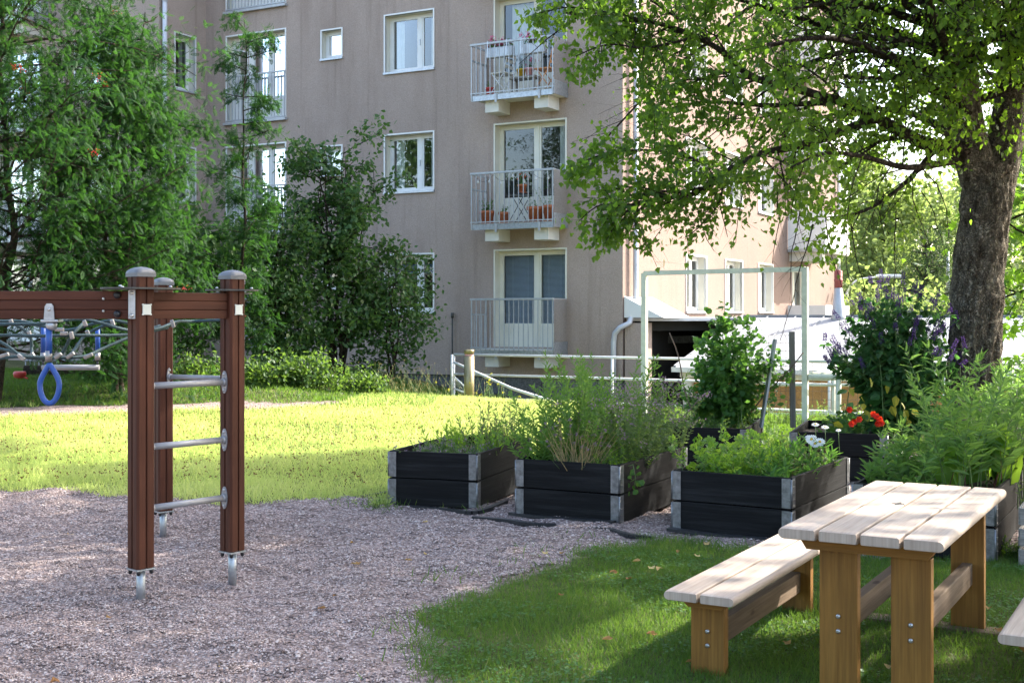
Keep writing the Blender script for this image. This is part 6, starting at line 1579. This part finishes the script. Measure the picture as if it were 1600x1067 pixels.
def flowerbox(label, t0, t1, fl, seed):
    rt = empty('flower_box', FA((t0 + t1) / 2, zt + .85, .52), 0, label, 'flower box', 'flower boxes hung on the top balcony rail'); mb = MB(); pbox(mb, FA, t0, t1, zt + .80, zt + 1.02, .46, .62, bev=.01); mb.build('box', M['zinc'], rt)
    bs = [np.array(FA(rg.uniform(t0, t1), zt + 1.0, rg.uniform(.48, .6))) for _ in range(26)]; tp = clump(rt, rg, bs, (.08, .26), .4, 'round', .06, 7, 'currant', r=.004); blobs(rg, tp[::2], 16, .035, .7, fl, rt, 'flowers', .035)
    for u in (t0 + .08, t1 - .08): mb = MB(); pbox(mb, FA, u - .01, u + .01, zt + .8, zt + 1.13, .7, .715); pbox(mb, FA, u - .01, u + .01, zt + 1.127, zt + 1.14, .6, .715); mb.build('hook', M['zinc'], rt)
flowerbox('grey flower box with pink geraniums at the left of the top balcony rail', 2.35, 2.98, 'pinkfl', 1)
flowerbox('second grey flower box with a few pink blooms right of the first', 1.55, 2.15, 'pinkfl', 2)
pot('potted_plant', 'yellow pot with a small green plant on the top balcony', FA(2.22, zt + .34, .42), .10, .18, 'yellow', .24, 9, saucer=False)
pot('potted_plant', 'pink pot with a purple-flowered plant on the top balcony', FA(2.0, zt + .34, .44), .10, .18, 'pinkp', .26, 8, flowers='pinkfl', saucer=False, fn=3)
pot('potted_plant', 'red pot standing at the far left of the top balcony floor', FA(3.0, zt, .42), .11, .18, 'red', .2, 4, saucer=False)
mb = MB(); pbox(mb, FA, 1.8, 2.45, zt + .29, zt + .34, .28, .58, bev=.01)
for u in (1.84, 2.39): 
    for o_ in (.31, .54): pbox(mb, FA, u - .02, u + .02, zt, zt + .288, o_ - .02, o_ + .02)
o = mb.build('plant_bench', M['greywood'], None, origin=FA(2.1, zt, .4)); tag(o, 'low grey bench carrying the yellow and pink pots on the top balcony', 'bench')
def chair(label, t, z, mat, fmat, rz):
    rt = empty('balcony_chair', FA(t, z, .36), 0, label, 'chair', 'chairs on the top balcony'); w_ = .2
    for s_ in (-1, 1):
        for (a, b) in (((-.2, 0), (.16, .46)), ((.2, 0), (-.14, .46))):
            mb = MB(); mb.tube([FA(t + a[0], z + a[1], .36 + s_ * w_), FA(t + b[0], z + b[1], .36 + s_ * w_)], .011, 6); mb.build('leg', M[fmat], rt)
        mb = MB(); mb.tube([FA(t - .14, z + .44, .36 + s_ * w_), FA(t - .24, z + .92, .36 + s_ * w_)], .012, 6); mb.build('back_post', M[fmat], rt)
    mb = MB(); pbox(mb, FA, t - .18, t + .2, z + .45, z + .48, .14, .58, bev=.01); mb.build('seat', M[mat], rt)
    mb = MB()
    for k in range(3): mb.bar(FA(t - .175 - .03 * k, z + .6 + .12 * k, .17), FA(t - .175 - .03 * k, z + .6 + .12 * k, .55), .015, .07)
    mb.build('backrest', M[mat], rt)
chair('orange wooden folding chair at the right end of the top balcony', 1.62, zt, 'orangewood', 'orangewood', 0)
chair('white cane chair at the left end of the top balcony', 2.72, zt, 'fabric', 'white', 0)

# ------------------------------------------------------------------ fallen leaves, seed heads, grass, gravel
T, Fc = LT['birch']
spots = [(548, 880), (562, 882), (553, 848), (660, 822), (668, 868), (528, 933), (495, 953), (172, 968), (110, 838), (104, 839), (350, 1053), (92, 1064), (632, 876), (855, 874), (880, 872), (988, 890), (1022, 902), (1032, 900), (952, 905), (1093, 880), (1062, 868), (940, 1008), (1235, 1012), (1336, 1040), (1070, 1045), (1108, 858), (984, 915), (760, 770), (1566, 1000), (1545, 962), (1010, 996), (880, 940), (1390, 1045), (1430, 900)]
for k, (px, py) in enumerate(spots):
    p = GP(px, py); z = zg(p.x, p.y) + (.035 if float(grass_mask(np.array([p.x]), np.array([p.y]))[0]) > 0 else .012)
    d = np.array([[math.cos(k * 2.1), math.sin(k * 2.1), rg.uniform(-.1, .25)]]); V, Fa, tn = leaves_arrays('birch', np.array([[p.x, p.y, z]]), d, np.array([rg.uniform(.035, .055)]), (0, 0, 3.))
    V = V + np.array([0, 0, .006]) * np.sin(np.arange(len(V)) * 2.)[:, None]; o = np_mesh('fallen_leaf', V, Fa, LF['deadleaf'], None, (p.x, p.y, z), np.full(len(V), rg.random())); tag(o, 'small dry yellowed leaf lying on the gravel or grass', 'leaf', 'fallen leaves on the ground')

def scatter(n, xr, yr, cond, rng):
    out = []; tot = 0
    while tot < n:
        m = max(4000, n); x = rng.uniform(*xr, m); y = rng.uniform(*yr, m); k = cond(x, y); x = x[k]; y = y[k]; out.append(np.stack([x, y], 1)); tot += len(x)
        if len(x) == 0: break
    return np.concatenate(out)[:n]
def inview(x, y, m=.15): 
    return (np.abs(x) < y * (800 / F) + m)
cors = [(c[1]) for c in PL.values()]
def outside_planters(x, y):
    ok = np.ones(x.shape, bool)
    for cs in cors: ok &= poly_sd([(c_.x, c_.y) for c_ in cs], x, y) < .015
    return ok
def grass(name, label, n, xr, yr, h, w, mat, lean, rag=.3, vp=.25, margin=0.02, seed=1, extra=None, clumpy=.5):
    rng = np.random.default_rng(seed)
    def cond(x, y):
        g = grass_mask(x, y); dens = .5 + .5 * np.sin(x * 3.1 + 1.7 * np.sin(y * 2.3)) * np.sin(y * 2.7 + x)
        k = (g > margin - .05 + rag * rng.random(x.shape) ** (5 if rag < .5 else 2.5)) & inview(x, y) & outside_planters(x, y) & (rng.random(x.shape) > clumpy * (1 - dens) * .8)
        return k & (extra(x, y) if extra else True)
    xy = scatter(n, xr, yr, cond, rng); n = len(xy)
    z = zground(xy[:, 0], xy[:, 1]) - .004; P = np.stack([xy[:, 0], xy[:, 1], z], 1)
    d = rng.normal(size=(n, 3)) * lean; d[:, 2] = 1
    pat = .5 + .5 * np.sin(xy[:, 0] * 1.3 + 2 * np.sin(xy[:, 1] * .9)) * np.cos(xy[:, 1] * 1.7)
    T, Fc = LT['blade']; hh = rng.uniform(*h, n) * (.7 + .5 * pat); k = len(T)
    d = d / np.linalg.norm(d, axis=1, keepdims=True); x = np.cross(d, rng.normal(size=(n, 3))); x /= np.linalg.norm(x, axis=1, keepdims=True); zc = np.cross(x, d)
    V = P[:, None, :] + x[:, None, :] * (T[None, :, 0:1] * w / .035) + d[:, None, :] * T[None, :, 1:2] * hh[:, None, None] + zc[:, None, :] * T[None, :, 2:3] * hh[:, None, None] * 1.8
    Fa = (Fc[None] + (np.arange(n) * k)[:, None, None]).reshape(-1, 4)
    tint = np.repeat(np.clip(rng.beta(2, 2.6, n) * .8 + pat * vp - vp / 3, 0, 1), k)
    o = np_mesh(name, V.reshape(-1, 3), Fa, LF[mat], None, None, tint); tag(o, label, 'grass', None, 'stuff'); return o
grass('grass_near', 'shaded green grass around the picnic table', 95000, (-1.2, 4), (3.6, 8.2), (.018, .052), .0016, 'grass', .45, rag=.55, vp=.3, seed=1)
def sunny(x, y): return y < 18.4
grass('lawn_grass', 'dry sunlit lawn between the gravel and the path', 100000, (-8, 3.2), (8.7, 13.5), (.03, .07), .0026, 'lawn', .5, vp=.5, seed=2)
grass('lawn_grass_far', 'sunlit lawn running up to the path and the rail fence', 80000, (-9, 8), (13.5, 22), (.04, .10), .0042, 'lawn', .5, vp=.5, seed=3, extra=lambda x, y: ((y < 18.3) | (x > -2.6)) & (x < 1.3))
grass('verge_grass', 'rank green grass on the verge behind the rear planters', 16000, (1.2, 9), (11.0, 17.5), (.06, .17), .005, 'grass', .5, seed=6)
grass('bank_grass', 'shaded green grass on the bank before the bushes', 60000, (-14, -1.2), (17.8, 27), (.04, .10), .006, 'grass', .5, seed=4, extra=lambda x, y: (y > 18.0))
def condc(x, y): return (grass_mask(x, y) > .05) & inview(x, y) & outside_planters(x, y) & (np.sin(x * 3.7 + 2 * np.sin(y * 2.9)) * np.sin(y * 4.3 + x) > .1)
xy = scatter(9000, (-1.2, 3.6), (3.8, 8.2), condc, np.random.default_rng(41)); n = len(xy); lf = Leafs()
lf.add('round', np.stack([xy[:, 0], xy[:, 1], zground(xy[:, 0], xy[:, 1]) + RNG.uniform(.012, .034, n)], 1), RNG.normal(size=(n, 3)) * np.array([1, 1, .25]), RNG.uniform(.008, .018, n), (0, 0, 2.5)); o = lf.build('clover_leaves', LF['nast']); tag(o, 'small round clover leaves in the shaded grass by the table', 'clover', None, 'stuff')
# a few stray tufts in the gravel
rng = np.random.default_rng(9); tuft = MB()
P = []; D_ = []; S = []
for (px, py, m) in ((780, 1050, 60), (700, 1020, 50), (640, 975, 60), (660, 1000, 40), (600, 792, 60), (820, 885, 30), (700, 905, 25), (840, 868, 30), (900, 850, 20), (1110, 850, 60), (1250, 858, 60), (730, 790, 40), (560, 790, 40), (720, 985, 90), (760, 960, 60), (690, 1045, 60), (1040, 700, 40)):
    c = GP(px, py)
    for _ in range(m):
        x = c.x + rng.normal() * .11; y = c.y + rng.normal() * .11; P.append((x, y, zg(x, y))); D_.append((rng.normal() * .6, rng.normal() * .6, 1)); S.append(rng.uniform(.03, .08))
lf = Leafs(); lf.add('needle', P, D_, S); o = lf.build('grass_tufts', LF['grass']); tag(o, 'stray grass tufts growing through the gravel', 'grass', None, 'stuff')
# brown clover heads over the sunny lawn
def cond(x, y): return (grass_mask(x, y) > .05) & inview(x, y) & outside_planters(x, y)
xy = scatter(3200, (-8, 2.2), (9.7, 18.6), cond, rng); n = len(xy); P = np.stack([xy[:, 0], xy[:, 1], zground(xy[:, 0], xy[:, 1]) + rng.uniform(.05, .10, n)], 1)
lf = Leafs()
for k in range(3): lf.add('round', P + rng.normal(size=P.shape) * .003, rng.normal(size=(n, 3)), rng.uniform(.008, .016, n))
o = lf.build('clover_heads', LF['seed']); tag(o, 'brown withered clover heads dotted over the sunny lawn', 'clover', None, 'stuff')
# gravel stones
def stones(name, label, n, xr, yr, size, seed):
    rng = np.random.default_rng(seed)
    def cond(x, y): return (grass_mask(x, y) < .02) & inview(x, y) & outside_planters(x, y)
    xy = scatter(n, xr, yr, cond, rng); n = len(xy); z = zground(xy[:, 0], xy[:, 1]); s = rng.uniform(*size, n) * (1 + (rng.random(n) > .96) * .8)
    base = np.array([(1, 0, 0), (0, 1, 0), (-1, 0, 0), (0, -1, 0), (0, 0, 1), (0, 0, -1.)]); Fq = np.array([(0, 1, 4, 4), (1, 2, 4, 4), (2, 3, 4, 4), (3, 0, 4, 4)])
    a = rng.uniform(0, 2 * PI, n); ca, sa = np.cos(a), np.sin(a)
    V = base[None] * (rng.uniform(.6, 1.2, (n, 6, 1))) * np.stack([s, s * rng.uniform(.6, 1, n), s * .55], 1)[:, None, :]
    X = V[:, :, 0] * ca[:, None] - V[:, :, 1] * sa[:, None]; Yy = V[:, :, 0] * sa[:, None] + V[:, :, 1] * ca[:, None]
    lump = lumps(xy[:, 0], xy[:, 1])
    W = np.stack([X + xy[:, 0:1], Yy + xy[:, 1:2], V[:, :, 2] + (z + lump + .001)[:, None]], 2)
    Fa = (Fq[None, :, :3] + (np.arange(n) * 6)[:, None, None]).reshape(-1, 3); tint = np.repeat(rng.random(n), 6)
    o = np_mesh(name, W.reshape(-1, 3), Fa, LF['pebble'], None, None, tint); tag(o, label, 'gravel', None, 'stuff'); return o
stones('gravel_stones', 'loose pinkish grey gravel stones on the playground', 110000, (-3.2, 3.2), (3.9, 7.2), (.004, .009), 5)
stones('gravel_stones_far', 'loose gravel stones farther back and around the planters', 60000, (-4.2, 4.4), (7.2, 11.2), (.006, .011), 6)
